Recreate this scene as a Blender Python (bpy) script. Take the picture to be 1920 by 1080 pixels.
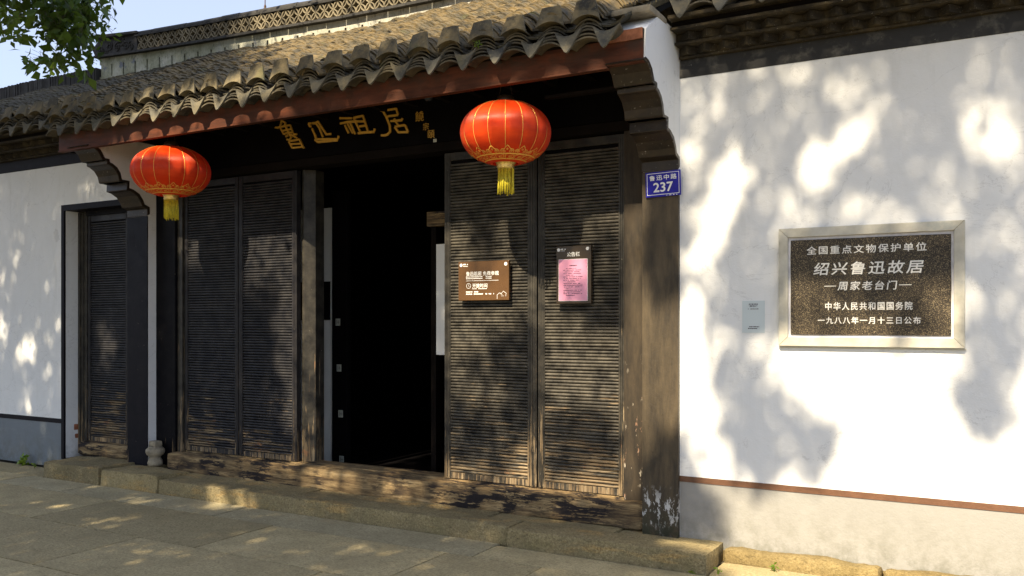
import bpy, bmesh, math, random
import numpy as np
from mathutils import Vector, Matrix, noise

for o in list(bpy.data.objects): bpy.data.objects.remove(o)
SC = bpy.context.scene
COL = SC.collection
R = math.radians
random.seed(7)
rng = np.random.default_rng(7)

# ------------------------------------------------------------ camera, sky, sun, exposure
cam_d = bpy.data.cameras.new('camera'); cam = bpy.data.objects.new('camera', cam_d); COL.objects.link(cam)
cam.location = (0, -5.5, 1.5); cam.rotation_euler = (R(90), 0, R(29.4))
cam_d.sensor_width = 36; cam_d.lens = 36*1641/1920; cam_d.shift_y = 60/1920; cam_d.clip_end = 2000; cam_d.clip_start = .05
SC.camera = cam
world = bpy.data.worlds.new('World'); SC.world = world; world.use_nodes = True
wn = world.node_tree; wn.nodes.clear()
sky = wn.nodes.new('ShaderNodeTexSky'); sky.sky_type = 'NISHITA'; sky.sun_disc = False
SUN_EL = math.atan(1.01)
sky.sun_elevation = SUN_EL; sky.sun_rotation = R(180); sky.air_density = 1.0; sky.dust_density = 1.5; sky.ozone_density = 3.0
bg = wn.nodes.new('ShaderNodeBackground'); bg.inputs[1].default_value = .10
wo = wn.nodes.new('ShaderNodeOutputWorld')
haze = wn.nodes.new('ShaderNodeMix'); haze.data_type = 'RGBA'; haze.inputs[0].default_value = .50   # thin bright haze over the whole sky
haze.inputs[7].default_value = (3.85, 4.0, 4.8, 1); wn.links.new(sky.outputs[0], haze.inputs[6]); wn.links.new(haze.outputs[2], bg.inputs[0]); wn.links.new(bg.outputs[0], wo.inputs[0])
sl = bpy.data.lights.new('sun', 'SUN'); sl.energy = 5.0; sl.angle = R(.53); sl.color = (1, .84, .60)
sun = bpy.data.objects.new('sun', sl); COL.objects.link(sun)
sun.rotation_euler = Vector((0, 1, -1.01)).to_track_quat('-Z', 'Y').to_euler()
sun.location = (0, -20, 20)
SC.view_settings.view_transform = 'Standard'; SC.view_settings.look = 'None'
SC.view_settings.exposure = 1.32; SC.view_settings.gamma = 1; SC.view_settings.use_curve_mapping = False

MASK_U0,MASK_W0,MASK_STEP=-12.6,-3.6,0.1
STROKES=[[0.02,[[[-5.378,3.203],[-5.386,3.172],[-5.397,3.15]],[[-5.456,3.152],[-5.425,3.146],[-5.393,3.15]],[[-5.378,3.201],[-5.331,3.177]],[[-5.331,3.177],[-5.343,3.153]],[[-5.393,3.145],[-5.353,3.083]],[[-5.393,3.145],[-5.334,3.152],[-5.278,3.151]],[[-5.278,3.151],[-5.245,3.085]],[[-5.353,3.083],[-5.3,3.091],[-5.245,3.085]],[[-5.372,3.112],[-5.26,3.117]],[[-5.334,3.152],[-5.294,3.09],[-5.275,3.058]],[[-5.282,3.077],[-5.266,3.048],[-5.282,3.027],[-5.316,3.033]],[[-5.328,3.059],[-5.297,3.07]],[[-5.269,3.072],[-5.199,3.034]],[[-5.239,3.071],[-5.214,3.065],[-5.201,3.069]],[[-5.291,3.012],[-5.251,2.955]],[[-5.291,3.014],[-5.232,3.017],[-5.171,3.02]],[[-5.171,3.02],[-5.123,2.942]],[[-5.266,2.988],[-5.15,2.982]],[[-5.251,2.955],[-5.141,2.953]]]],[0.024,[[[-5.075,3.142],[-5.06,3.118],[-5.042,3.114]],[[-5.075,3.142],[-5.045,3.141]],[[-5.036,3.141],[-4.997,3.137],[-4.968,3.147]],[[-4.968,3.147],[-4.879,3.031],[-4.827,3.03]],[[-4.994,3.138],[-4.953,3.093],[-4.915,3.012]],[[-4.953,3.093],[-4.932,3.093]],[[-5.033,3.097],[-4.997,3.03],[-4.982,2.997]],[[-5.003,3.001],[-4.968,2.977],[-4.764,2.971],[-4.746,3.006]],[[-4.982,3.001],[-4.769,2.982]]]],[0.024,[[[-4.739,3.149],[-4.609,3.134]],[[-4.733,3.105],[-4.652,3.108],[-4.572,3.104],[-4.481,3.094]],[[-4.683,3.087],[-4.643,3.018]],[[-4.655,3.096],[-4.6,3.013]],[[-4.625,3.098],[-4.576,3.004]],[[-4.591,3.137],[-4.521,3.012]],[[-4.591,3.135],[-4.496,3.141]],[[-4.496,3.145],[-4.442,3.009]],[[-4.533,3.059],[-4.466,3.059]],[[-4.545,3.005],[-4.53,3.006],[-4.385,3.0],[-4.374,3.025]]]],[0.024,[[[-4.317,3.163],[-4.291,3.152],[-4.256,3.097],[-4.227,3.033],[-4.224,2.986],[-4.25,2.965],[-4.279,2.961],[-4.314,2.965]],[[-4.297,3.158],[-4.166,3.159]],[[-4.166,3.163],[-4.146,3.11]],[[-4.253,3.108],[-4.146,3.107]],[[-4.221,3.067],[-4.111,3.062],[-4.102,3.077]],[[-4.183,3.082],[-4.143,3.026]],[[-4.177,3.016],[-4.14,2.97]],[[-4.177,3.018],[-4.077,3.021]],[[-4.077,3.021],[-4.048,2.963]],[[-4.14,2.97],[-4.048,2.963]]]]]
SHADE="""9999999999999999999999999999999999999999999999999999999999999999999999999999999999999999999999999999999999999999999999999999999995555555555555
9999999999999999999999999999999999999999999999999999999999999999999999999999999999999999999999999999999999999999999999999999999995555555555555
9999999999999999999999999999999999999999999999999999999999999999999999999999999999999999999999999999999999999999999999999999999995555555555555
9999999999999999999999999999999999999999999999999999999999999999999999999999999999999999999999999999999999999999999999999999999995555555555555
9999999999999999999999999999999999999999999999999999999999999999999999999999999999999999999999999999999999999999999999999999999995555555555555
9999999999999999999999999999999999999999999999999999999999999999999999999999999999999999999999999999999999999999999999999999999995555555555555
9999999999999999999999999999999999999999999999999999999999999999999999999999999999999999999999999999999999999999999999999999999995555555555555
9999999999999999999999999999999999999999999999999999999999999999999999999999999999999999999999999999999999999999999999999999999995555555555555
9999999999999999999999999999999999999999999999999999999999999999999999999999999999999999999999999999999999999999999999999999999995555555555555
9999999999999999999999999999999999999999999999999999999999999999999999999999999999999999999999999999999999999999999999999999999995555555555555
9999999999999999999999999999999999999999999999999999999999999999999999999999999999999999999999999999999999999999999999999999999995555555555555
9999999999999999999999999999999999999999999999999999999999999999999999999999999999999999999999999999999999999999999999999999999995555555555555
9999999999999999999999999999999999999999999999999999999999999999999999999999999999999999999999999999999999999999999999999999999995555555555555
9999999999999999999999999999999999999999999999999999999999999999999999999999999999999999999999999999999999999999999999999999999995555555555555
9999999999999999999999999999999999999999999999999999999999999999999999999999999999999999999999999999999999999999999999999999999995555555555555
9999999999999999999999999999999999999999999999999999999999999999999999999999999999999999999999999999999999999999999999999999999995555555555555
9999999999999999999999999999999999999999999999999999999999999999999999999999999999999999999999999999999999999999999999999999999995555555555555
9999999999999999999999999999999999999999999999999999999999999999754599999997679999999999999999999999999999999999999999999999999995555555555555
9999999999999999999999999999999999999999999999999999999999999999966699999963339559999999999999999999999999999999999999999999999995555555555555
9999999999999999999999999999999999999999999999999999999999999999999999999996677227999999975799999999999999999999999999999999999995555555555555
9999999999999999999999999999999999999999999999999999999999999999999979999999999999999999711199999999999999999999999999999999999995555555555555
9999999999999999999999999999999999999999999999999999999999999999993333799999999999999999955599999999999999999999999999999999999995555555555555
9999999999999999999999999999999999999999999999999999999999999999997667999999997699999999999999999999999999999999999999999999999995555555555555
9999999999999999999999999999999999999999999999999999999999755999995555999999963339999999999999999999999999999999999999999999999995555555555555
9999999999999999999999999999999999999999999999999999999999511999993113799999997699999999999999999999999999999999999999999999999995555555555555
9999999999999999999999999999999999999999999999999999999999999999999999999999999999999999766776679999999999999999999999999999999995555555555555
9999999999999999999999999999999999999999999999999999999999999999999999999999547999999999433433336999999999999999999999999999999995555555555555
9999999999999999999999999999999999999999999999999999999999999999999999999999667999999999966996699999733349999999999999999999999995555555555555
9999999999999999999999999999999999999999999999999999999999999555599999999995599999999999999999999999966669999999999999999999999995555555555555
9999999999999999999999999999999999999999999999999999975699997111179970039950059999999999999999999999999999999999999999999999999995555555555555
9999999999999999999999999999999999999999999999999999964469999999999950009995579999999999999999999999999999999999999999999999999995555555555555
9999999999999999999999999999999999999999999999999999974599999999999932223479966675559976699654566999999995599991111111111111111115555555555555
9999999999999999999999999999999999999999999999999999999999976666675000222279966654257976699654566799999995599991111111111111111115555555555555
9999999999999999999999999999999999999999999999999999999999999999999722555999999999999999999999999999999999911111111111111111111115555555555555
9999999999999999999999999999999999999999999999999999999999999999999999999999999999999999999999999999999999911111111111111111111115555555555555
9999999999999999999999999999999999999999999999999999999999999999999999999999999999999999999999999999999999911111111111111111111115555555555555
8888888888888888888888888888888888888888888888888888899999999999999444444444444444444444446666666666666666721111111111111111111115555555555555
8888888888888888888888888888888888888888888888888888899999999999999444444444222222233344446666666666666667779711111111111111111115555555555555
8888888888888888888888888888888888888888888888888888899999999999999444444333111112222344446666666666666667789911111111111111111115555555555555
8888888888888888888888888888888888888888888888888888899999999999999222222226666666666669000000000000000007779711111111111111111115555555555555
8888888888888888888888888888888888888888888888888888899999999999999466653226666666666669033330000000011007771111111111111111111115555555555555
8888888888888888888888888888888888885888888888888888899999999999998666666226666666666669455555003555444007771112771111111111111115555555555555
8888888888888888888888888888888888882888888888888888899999999999997666652226666666666669245553003555444006742116772441111111111115555555555555
8888888888888888888888888888888888882888888888888888899999999999996664221226666666666669055455430025764002122148884681111111111115555555555555
8888888888888888888888888888888888888888858888888888899999999999986666321226666666666669355555550777770002011277888461111111221115555555555555
8888888888888888888888888888888888888888525888888888899999999999986665331216666666666669055255550244420000001267866521111111861115555555555555
8888888888888888888888888888888888442268758888888888899999999999997665331216666666666669000006653000000000001126761111111114881115555555555555
8888888888888888888888888888888858430028888888888888899999999999999577331216666666666669014445653000000000001256641111111112661115555555555555
8888888888888888888888888888888517840048888888202888899999999999999477321216666666666669034444653000000000001255521111111113665115555555555555
8888888888888888888888888888888317884488857888000688899999999999999677221116666666666669002232652000000000101224211111112211566115555555555555
8888888888888888888888888888888114248888815888000688899999999999999777211116666666666669000044352000000001111667742243135521366115555555555555
8888888888888888888888888888888315248888857888102888899999999999899477211116666666666669000022250000023001111367775421333211266115555555555555
8888888888888888888888888888888858888888888888358888899999999999369477211116666666666669000000050033687003311137722112542211166315555555555555
8888888888888888888888888888888888888888888888888888899999999999689376311116666666666669000000000033888006875477776345377767666775555555555555
8888888888888888888888888888888855788888888888888888899999999999999264311116666666666669002200000033468008870077776564377645654775555555555555
8888888888888888888888888888888842488888888888888888899999999999999212111116666666666669022320000022016108870077647667677645540775555555555555
8888888888888888888888888888888888888888888888888888899999999744444000011216666666666669021330111112744006874024326444474777650775555555555555
8888888888888888888888888888888828668888888888888888899999940000000000011116666666666669011342222222475006874004555445452770545775555555555555
8888888888888888888888888888888888048888888888888888899999400000000000011216666666666669011742222222210004877100702277777660767775555555555555
8888888888888888888888888888888888668888888888888888899999400000000000011226666666666669011522222222210004777400777044677751646775555555555555
8888888888888888888888888888888888888888888888888888899999940000000000000000000044444444444444666666666666677502577004677632422775555555555555
8888888888888888888888888888888888888888888888888888899999999440000000000000000044444444444444666666666666662726367002057765421775555555555555
8888888888888888888888888888888888888888888888888888899999999990000000000000000077777777777777777777777777741767727552057666332775555555555555
8888888888888888888888888888888888888888888885885458899999999999999999999999999977777777777777777777777777762546667777537777225775555555555555
8888888888888888888888888888888888888888888852754788899999999999999999999999999977777777777777777777777777752424267403665777457775555555555555
8888888888888888888888888888888888888888888855857888899999999999999999999333333000000000000000000000000000052647723774376777077775555555555555
9999999999999999999999999999999999999999999999479999999999999999999999993333330000000000000000000000000000077777666676766777627775555555555555
9999999999999999999999999999999999999999999999999999999999999999999999993333330000000000000000000000000000044444444444444444444445555555555555
9999999999999999999999999999999999999999999999999999999999999999999999933333300000000000000000000000000000044444444444444444444445555555555555
9999999999999999999999999999999999999999999999999999999999999999999999333333000000000000000000000000000000044444444444444444444445555555555555
9999999999999999999999999999999999999999999999999999999999999999999993333330000000000000000000000000000000044444444444444444444445555555555555
9999999999999999999999999999999999999999999999999999999999999999999933333300000000000000000000000000000000044444444444444444444445555555555555
9999999999999999999999999999999999999999999999999999999999999999999933333300000000000000000000000000000000044444444444444444444445555555555555
9999999999999999999999999999999999999999999999999999999999999999999333333000000000000000000000000000000000044444444444444444444445555555555555
9999999999999999999999999999999999999999999999999999999999999999993333330000000000000000000000000000000000044444444444444444444445555555555555
9999999999999999999999999999999999999999999999999999999999999999933333300000000000000000000000000000000000044444444444444444444445555555555555
9999999999999999999999999999999999999999999999999999999999999999933333300000000000000000000000000000000000044444444444444444444445555555555555
9999999999999999999999999999999999999999999999999999999999999999333333000000000000000000000000000000000000044444444444444444444445555555555555
9999999999999999999999999999999999999999999999999999999999999993333330000000000000000000000000000000000000044444444444444444444445555555555555
9999999999999999999999999999999999999999999999999999999999999993333300000000000000000000000000000000000000044444444444444444444445555555555555
9999999999999999999999999999999999999999999999999999999999999933333300000000000000000000000000000000000000044444444444444444444445555555555555
9999999999999999999999999999999999999999999999999999999999999333333000000000000000000000000000000000000000044444444444444444444445555555555555
9999999999999999999999999999999999999999999999999999999999993333330000000000000000000000000000000000000000044444444444444444444445555555555555
9999999999999999999999999999999999999999999999999999999999993333300000000000000000000000000000000000000000044444444444444444444445555555555555
9999999999999999999999999999999999999999999999999999999999933333300000000000000000000000000000000000000000044444444444444444444445555555555555
9999999999999999999999999999999999999999999999999999999999333333000000000000000000000000000000000000000000044444444444444444444445555555555555
9999999999999999999999999999999999999999999999999999999993333330000000000000000000000000000000000000000000044444444444444444444445555555555555
9999999999999999999999999999999999999999999999999999999933333300000000000000000000000000000000000000000000044444444444444444444445555555555555
9999999999999999999999999999999999999999999999999999999933333300000000000000000000000000000000000000000000044444444444444444444445555555555555
9999999999999999999999999999999999999999999999999999999333333000000000000000000000000000000000000000000000044444444444444444444445555555555555
9999999999999999999999999999999999999999999999999999993333330000000000000000000000000000000000000000000000044444444444444444444445555555555555
9999999999999999999999999999999999999999999999999999933333300000000000000000000000000000000000000000000000044444444444444444444445555555555555
9999999999999999999999999999999999999999999999999999933333300000000000000000000000000000000000000000000000044444444444444444444445555555555555
9999999999999999999999999999999999999999999999999999333333000000000000000000000000000000000000000000000000044444444444444444444445555555555555
9999999999999999999999999999999444499999999999999993333330000000000000000000000000000000000000000000000000044444444444444444444445555555555555
9999999999999999999999999994444444499999999999999933333300000000000000000000000000000000000000000000000000044444444444444444444445555555555555
9999999999999999999999999994444444499999999999999933333300000000000000000000000000000000000000000000000000044444444444444444444445555555555555
9999999999999999999999994444444444499999999999999333333000000000000000000000000000000000000000000000000000044444444444444444444445555555555555
9999999999999999999999994444999999999999999999993333330000000000000000000000000000000000000000000000000000044444444444444444444445555555555555
9999999999999999999999994444999999999999999999933333300000000000000000000000000000000000000000000000000000044444444444444444444445555555555555
9999999999999999999999999999999999999999999999933333300000000000000000000000000000000000000000000000000000044444444444444444444445555555555555
9999999999999999999999999999999999999999999999333333000000000000000000000000000000000000000000000000000000044444444444444444444445555555555555
9999999999999999999999999999999999999999999993333330000000000000000000000000000000000000000000000000000000044444444444444444444445555555555555
9999999999999999999999999999999999999999999933333300000000000000000000000000000000000000000000000000000000044444444444444444444445555555555555
9999999999999999999999999999999999999999999933333300000000000000000000000000000000000000000000000000000000044444444444444444444445555555555555
9999999999999999999999999999999999999999999333333000000000000000000000000000000000000000000000000000000000044444444444444444444445555555555555"""


# ------------------------------------------------------------ helpers
def tag(o, label=None, cat=None, group=None, kind=None):
    if label: o['label'] = label
    if cat: o['category'] = cat
    if group: o['group'] = group
    if kind: o['kind'] = kind
    return o
def empty(name, loc=(0, 0, 0), **k):
    o = bpy.data.objects.new(name, None); COL.objects.link(o); o.location = loc; o.empty_display_size = .1
    return tag(o, **k)
def link(name, me, mat=None, parent=None, loc=None, **k):
    o = bpy.data.objects.new(name, me); COL.objects.link(o)
    if mat and not me.materials: me.materials.append(mat)
    if parent: o.parent = parent
    if loc is not None: o.location = loc
    return tag(o, **k)
class MB:
    def __init__(s): s.v = []; s.f = []; s.sm = []
    def add(s, vs, fs, smooth=False):
        n = len(s.v); s.v += [tuple(v) for v in vs]; s.f += [tuple(i+n for i in f) for f in fs]; s.sm += [smooth]*len(fs); return s
    def box(s, x0, x1, y0, y1, z0, z1):
        v = [(x, y, z) for z in (z0, z1) for y in (y0, y1) for x in (x0, x1)]
        return s.add(v, [(0, 2, 3, 1), (4, 5, 7, 6), (0, 1, 5, 4), (2, 6, 7, 3), (0, 4, 6, 2), (1, 3, 7, 5)])
    def prism_x(s, prof, x0, x1, smooth=False):   # prof of (y,z), closed loop
        n = len(prof); v = [(x0, y, z) for y, z in prof]+[(x1, y, z) for y, z in prof]
        f = [(i, (i+1) % n, n+(i+1) % n, n+i) for i in range(n)]
        s.add(v, f, smooth); k = len(s.v)-2*n
        s.f += [tuple(k+i for i in reversed(range(n))), tuple(k+n+i for i in range(n))]; s.sm += [False]*2; return s
    def prism_z(s, prof, z0, z1):
        n = len(prof); v = [(x, y, z0) for x, y in prof]+[(x, y, z1) for x, y in prof]
        s.add(v, [(i, (i+1) % n, n+(i+1) % n, n+i) for i in range(n)]+[tuple(reversed(range(n))), tuple(range(n, 2*n))]); return s
    def prism_y(s, prof, y0, y1):   # prof (x,z)
        n = len(prof); v = [(x, y0, z) for x, z in prof]+[(x, y1, z) for x, z in prof]
        s.add(v, [(i, (i+1) % n, n+(i+1) % n, n+i) for i in range(n)]+[tuple(reversed(range(n))), tuple(range(n, 2*n))]); return s
    def tube(s, pts, r, n=6, r2=None, caps=True):
        pts = [Vector(p) for p in pts]; m = len(pts); rings = []; up = Vector((0, 0, 1))
        for i, p in enumerate(pts):
            d = (pts[min(i+1, m-1)]-pts[max(i-1, 0)]).normalized()
            a = d.cross(up if abs(d.z) < .95 else Vector((0, 1, 0))).normalized(); b = a.cross(d)
            rr = r+((r2 if r2 is not None else r)-r)*i/max(1, m-1)
            rings.append([p+(a*math.cos(t*2*math.pi/n)+b*math.sin(t*2*math.pi/n))*rr for t in range(n)])
        v = [q for g in rings for q in g]; f = []
        for i in range(m-1):
            for t in range(n): f.append((i*n+t, i*n+(t+1) % n, (i+1)*n+(t+1) % n, (i+1)*n+t))
        s.add(v, f, True); k = len(s.v)-len(v)
        if caps: s.f += [tuple(k+t for t in reversed(range(n))), tuple(k+(m-1)*n+t for t in range(n))]; s.sm += [False]*2
        return s
    def lathe(s, prof, c=(0, 0, 0), n=24):
        v = [(c[0]+r*math.cos(2*math.pi*t/n), c[1]+r*math.sin(2*math.pi*t/n), c[2]+z) for r, z in prof for t in range(n)]
        f = [(i*n+t, i*n+(t+1) % n, (i+1)*n+(t+1) % n, (i+1)*n+t) for i in range(len(prof)-1) for t in range(n)]
        return s.add(v, f, True)
    def mesh(s, name, fix=True):
        me = bpy.data.meshes.new(name); me.from_pydata(s.v, [], s.f)
        me.polygons.foreach_set('use_smooth', s.sm)
        if fix and len(s.f) < 60000:
            bm = bmesh.new(); bm.from_mesh(me); bmesh.ops.recalc_face_normals(bm, faces=bm.faces); bm.to_mesh(me); bm.free()
        me.update(); return me
    def obj(s, name, mat, parent=None, bevel=0, **k):
        o = link(name, s.mesh(name), mat, parent, **k)
        if bevel:
            b = o.modifiers.new('bevel', 'BEVEL'); b.width = bevel; b.segments = 2; b.limit_method = 'ANGLE'; b.angle_limit = R(40)
        return o
def box(name, x0, x1, y0, y1, z0, z1, mat, parent=None, bevel=0, **k):
    return MB().box(x0, x1, y0, y1, z0, z1).obj(name, mat, parent, bevel, **k)
def rough_mesh(name, sx, sy, sz, step, amp, rad, seed, fr=6.0):
    """block with worn rounded edges; origin at its base centre"""
    nx, ny, nz = [max(2, int(round(a/step))) for a in (sx, sy, sz)]
    bm = bmesh.new(); idx = {}
    def V(i, j, k):
        if (i, j, k) not in idx: idx[i, j, k] = bm.verts.new((sx*(i/nx-.5), sy*(j/ny-.5), sz*(k/nz)))
        return idx[i, j, k]
    for i in range(nx):
        for j in range(ny):
            bm.faces.new((V(i, j, nz), V(i+1, j, nz), V(i+1, j+1, nz), V(i, j+1, nz))); bm.faces.new((V(i, j, 0), V(i, j+1, 0), V(i+1, j+1, 0), V(i+1, j, 0)))
    for i in range(nx):
        for k in range(nz):
            bm.faces.new((V(i, 0, k), V(i+1, 0, k), V(i+1, 0, k+1), V(i, 0, k+1))); bm.faces.new((V(i, ny, k), V(i, ny, k+1), V(i+1, ny, k+1), V(i+1, ny, k)))
    for j in range(ny):
        for k in range(nz):
            bm.faces.new((V(0, j, k), V(0, j, k+1), V(0, j+1, k+1), V(0, j+1, k))); bm.faces.new((V(nx, j, k), V(nx, j+1, k), V(nx, j+1, k+1), V(nx, j, k+1)))
    h = Vector((sx/2, sy/2, sz/2)); off = Vector((seed*3.1, seed*1.7, seed*.9))
    for v in bm.verts:
        c = v.co-Vector((0, 0, sz/2)); lim = [max(0, h[a]-rad) for a in range(3)]
        q = Vector([max(-lim[a], min(lim[a], c[a])) for a in range(3)]); d = c-q
        if d.length > rad*.999 and d.length > 1e-6: c = q+d.normalized()*rad
        p = c*fr+off
        c += Vector((noise.noise(p), noise.noise(p+Vector((9, 3, 1))), noise.noise(p+Vector((2, 8, 5)))))*amp
        c += Vector((noise.noise(p*4), noise.noise(p*4+Vector((9, 3, 1))), noise.noise(p*4+Vector((2, 8, 5)))))*amp*.4
        v.co = c+Vector((0, 0, sz/2))
    me = bpy.data.meshes.new(name); bm.to_mesh(me); bm.free()
    me.polygons.foreach_set('use_smooth', [True]*len(me.polygons)); me.set_sharp_from_angle(angle=R(38)); me.update(); return me
def rough(name, x0, x1, y0, y1, z0, z1, mat, parent=None, step=.05, amp=.006, rad=.015, seed=0, **k):
    me = rough_mesh(name, x1-x0, y1-y0, z1-z0, step, amp, rad, seed)
    return link(name, me, mat, parent, ((x0+x1)/2, (y0+y1)/2, z0), **k)

# ------------------------------------------------------------ materials
class M:
    def __init__(s, name):
        s.m = bpy.data.materials.new(name); s.m.use_nodes = True; s.t = s.m.node_tree; s.t.nodes.clear()
        s.out = s.n('ShaderNodeOutputMaterial'); s.b = s.n('ShaderNodeBsdfPrincipled'); s.l(s.b, s.out)
        s.geo = s.n('ShaderNodeNewGeometry'); s.P = s.geo.outputs['Position']
    def n(s, t, **k):
        x = s.t.nodes.new(t)
        for a, b in k.items(): setattr(x, a, b)
        return x
    def l(s, a, b, i=0, j=0):
        a = a.outputs[i] if hasattr(a, 'outputs') else a; b = b.inputs[j] if hasattr(b, 'inputs') else b; s.t.links.new(a, b)
    def map(s, scale, loc=(0, 0, 0)):
        m = s.n('ShaderNodeMapping'); s.l(s.P, m); m.inputs['Scale'].default_value = scale; m.inputs['Location'].default_value = loc; return m
    def noise(s, scale, detail=4, rough=.6, loc=(0, 0, 0), dist=0):
        m = s.map(scale if isinstance(scale, tuple) else (scale,)*3, loc); x = s.n('ShaderNodeTexNoise'); x.inputs['Scale'].default_value = 1
        x.inputs['Detail'].default_value = detail; x.inputs['Roughness'].default_value = rough; x.inputs['Distortion'].default_value = dist
        s.l(m, x); return x.outputs[0]
    def cell(s, scale, loc=(0, 0, 0)):
        m = s.map(scale if isinstance(scale, tuple) else (scale,)*3, loc); x = s.n('ShaderNodeTexVoronoi'); x.inputs['Scale'].default_value = 1; s.l(m, x)
        r = s.n('ShaderNodeSeparateColor'); s.l(x.outputs['Color'], r); return r.outputs[0]
    def rnd(s): return s.n('ShaderNodeObjectInfo').outputs['Random']
    def ramp(s, fac, stops, smooth=False):
        r = s.n('ShaderNodeValToRGB'); e = r.color_ramp.elements
        if smooth: r.color_ramp.interpolation = 'EASE'
        while len(e) < len(stops): e.new(.5)
        for i, (p, c) in enumerate(stops):
            e[i].position = p; e[i].color = (c, c, c, 1) if not isinstance(c, tuple) else (*c, 1)
        s.l(fac, r); return r.outputs[0]
    def math(s, op, a, b=0., clamp=False):
        m = s.n('ShaderNodeMath', operation=op, use_clamp=clamp)
        for i, v in enumerate((a, b)):
            if isinstance(v, (int, float)): m.inputs[i].default_value = v
            else: s.l(v, m, 0, i)
        return m.outputs[0]
    def mix(s, f, a, b, mode='MIX'):
        m = s.n('ShaderNodeMix', data_type='RGBA', blend_type=mode)
        for sock, v in ((m.inputs[0], f), (m.inputs[6], a), (m.inputs[7], b)):
            if isinstance(v, (int, float)): sock.default_value = v
            elif isinstance(v, tuple): sock.default_value = (*v, 1)
            else: s.l(v, sock)
        return m.outputs[2]
    def z(s, lo, hi):      # 0 at lo, 1 at hi (world height)
        x = s.n('ShaderNodeSeparateXYZ'); s.l(s.P, x); r = s.n('ShaderNodeMapRange'); s.l(x.outputs[2], r)
        r.inputs[1].default_value = lo; r.inputs[2].default_value = hi; return r.outputs[0]
    def xr(s, lo, hi, ax=0):
        x = s.n('ShaderNodeSeparateXYZ'); s.l(s.P, x); r = s.n('ShaderNodeMapRange'); s.l(x.outputs[ax], r)
        r.inputs[1].default_value = lo; r.inputs[2].default_value = hi; return r.outputs[0]
    def bump(s, h, d=.004, st=1.):
        b = s.n('ShaderNodeBump'); b.inputs['Strength'].default_value = st; b.inputs['Distance'].default_value = d
        s.l(h, b.inputs['Height'])
        if s.b.inputs['Normal'].is_linked: s.l(s.b.inputs['Normal'].links[0].from_socket, b.inputs['Normal'])
        s.l(b, s.b.inputs['Normal'])
    def set(s, col=None, rough=None, spec=None, **k):
        for nm, v in (('Base Color', col), ('Roughness', rough), ('Specular IOR Level', spec), *[(a.replace('_', ' '), b) for a, b in k.items()]):
            if v is None: continue
            i = s.b.inputs[nm]
            if isinstance(v, tuple): i.default_value = (*v, 1)
            elif isinstance(v, (int, float)): i.default_value = v
            else: s.l(v, i)
        return s.m
def simple(name, col, rough=.6, spec=.5, var=0., vs=8, bump=0., bs=60, **k):
    m = M(name); c = col
    if var: c = m.mix(m.ramp(m.noise(vs), [(.3, 0.), (.7, 1.)]), tuple(a*(1-var) for a in col), tuple(min(1, a*(1+var)) for a in col))
    if bump: m.bump(m.noise(bs), bump)
    return m.set(c, rough, spec, **k)

def plaster(name, base, plinth=False):
    m = M(name)
    c = m.mix(m.ramp(m.noise(1.3, 6, .6), [(.35, 0.), (.7, 1.)]), tuple(a*.93 for a in base), base)
    c = m.mix(m.ramp(m.noise((6, 6, .8), 5, .7), [(.56, 0.), (.75, .35)]), c, tuple(a*f for a, f in zip(base, (.7, .7, .66))))   # run-off streaks
    spots = m.ramp(m.noise(38, 2, .5), [(.76, 0.), (.79, .6)]); c = m.mix(spots, c, (.40, .39, .36))
    damp = m.math('MULTIPLY', m.ramp(m.z(0, .42), [(0, 1.), (.35, .45), (1, 0.)]), m.ramp(m.noise(9, 6, .75), [(.42, 0.), (.62, 1.)]))
    c = m.mix(m.math('MULTIPLY', damp, .75), c, (.11, .11, .075))
    if not plinth:
        # flaked patches where the lime wash came off, grey render shows
        fl = m.ramp(m.noise(2.1, 5, .62, loc=(3.3, 0, 1.2)), [(.655, 0.), (.665, .35)]); c = m.mix(fl, c, (.45, .45, .44))
    m.bump(m.noise(5, 5, .6), .01, .8); m.bump(m.noise(90, 3, .6), .0012, .8)
    ck = m.ramp(m.math('ABSOLUTE', m.math('SUBTRACT', m.noise((1.1, 1.1, 1.7), 8, .62, loc=(2, 0, 5), dist=.8), .5)), [(.0, .30), (.0022, 0.)]); c = m.mix(ck, c, (.33, .33, .32))
    m.bump(m.math('ABSOLUTE', m.math('SUBTRACT', m.noise((2.2, 2.2, 3.1), 7, .6, dist=.6), .5)), .002, .4)
    return m.set(c, .85, .25)
m_wall = plaster('lime_wash', (.80, .81, .80))
m_plinth = plaster('grey_render', (.30, .295, .275), True)
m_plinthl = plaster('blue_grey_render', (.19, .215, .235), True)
m_band = M('grey_black_paint'); c = m_band.mix(m_band.ramp(m_band.noise(7, 6, .7), [(.52, 0.), (.72, 1.)]), (.036, .036, .036), (.12, .115, .10))
c = m_band.mix(m_band.ramp(m_band.noise(30, 3), [(.70, 0.), (.73, 1.)]), c, (.3, .29, .26)); m_band.bump(m_band.noise(30, 4), .002); m_band.set(c, .7, .15); m_band = m_band.m
m_cornice = M('sooty_brick'); c = m_cornice.mix(m_cornice.ramp(m_cornice.noise(9, 6, .7), [(.45, 0.), (.68, 1.)]), (.030, .025, .018), (.085, .066, .036))
c = m_cornice.mix(m_cornice.ramp(m_cornice.noise(120, 2), [(.70, 0.), (.74, 1.)]), c, (.4, .38, .3)); m_cornice.bump(m_cornice.noise(60, 4), .003); m_cornice.set(c, .85, .15); m_cornice = m_cornice.m
m_stripe = simple('brown_stripe_paint', (.13, .062, .032), .6, .4, .15, 12, .002)
m_stripel = simple('black_stripe_paint', (.010, .009, .012), .6, .12, .2, 12, .002)

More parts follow.
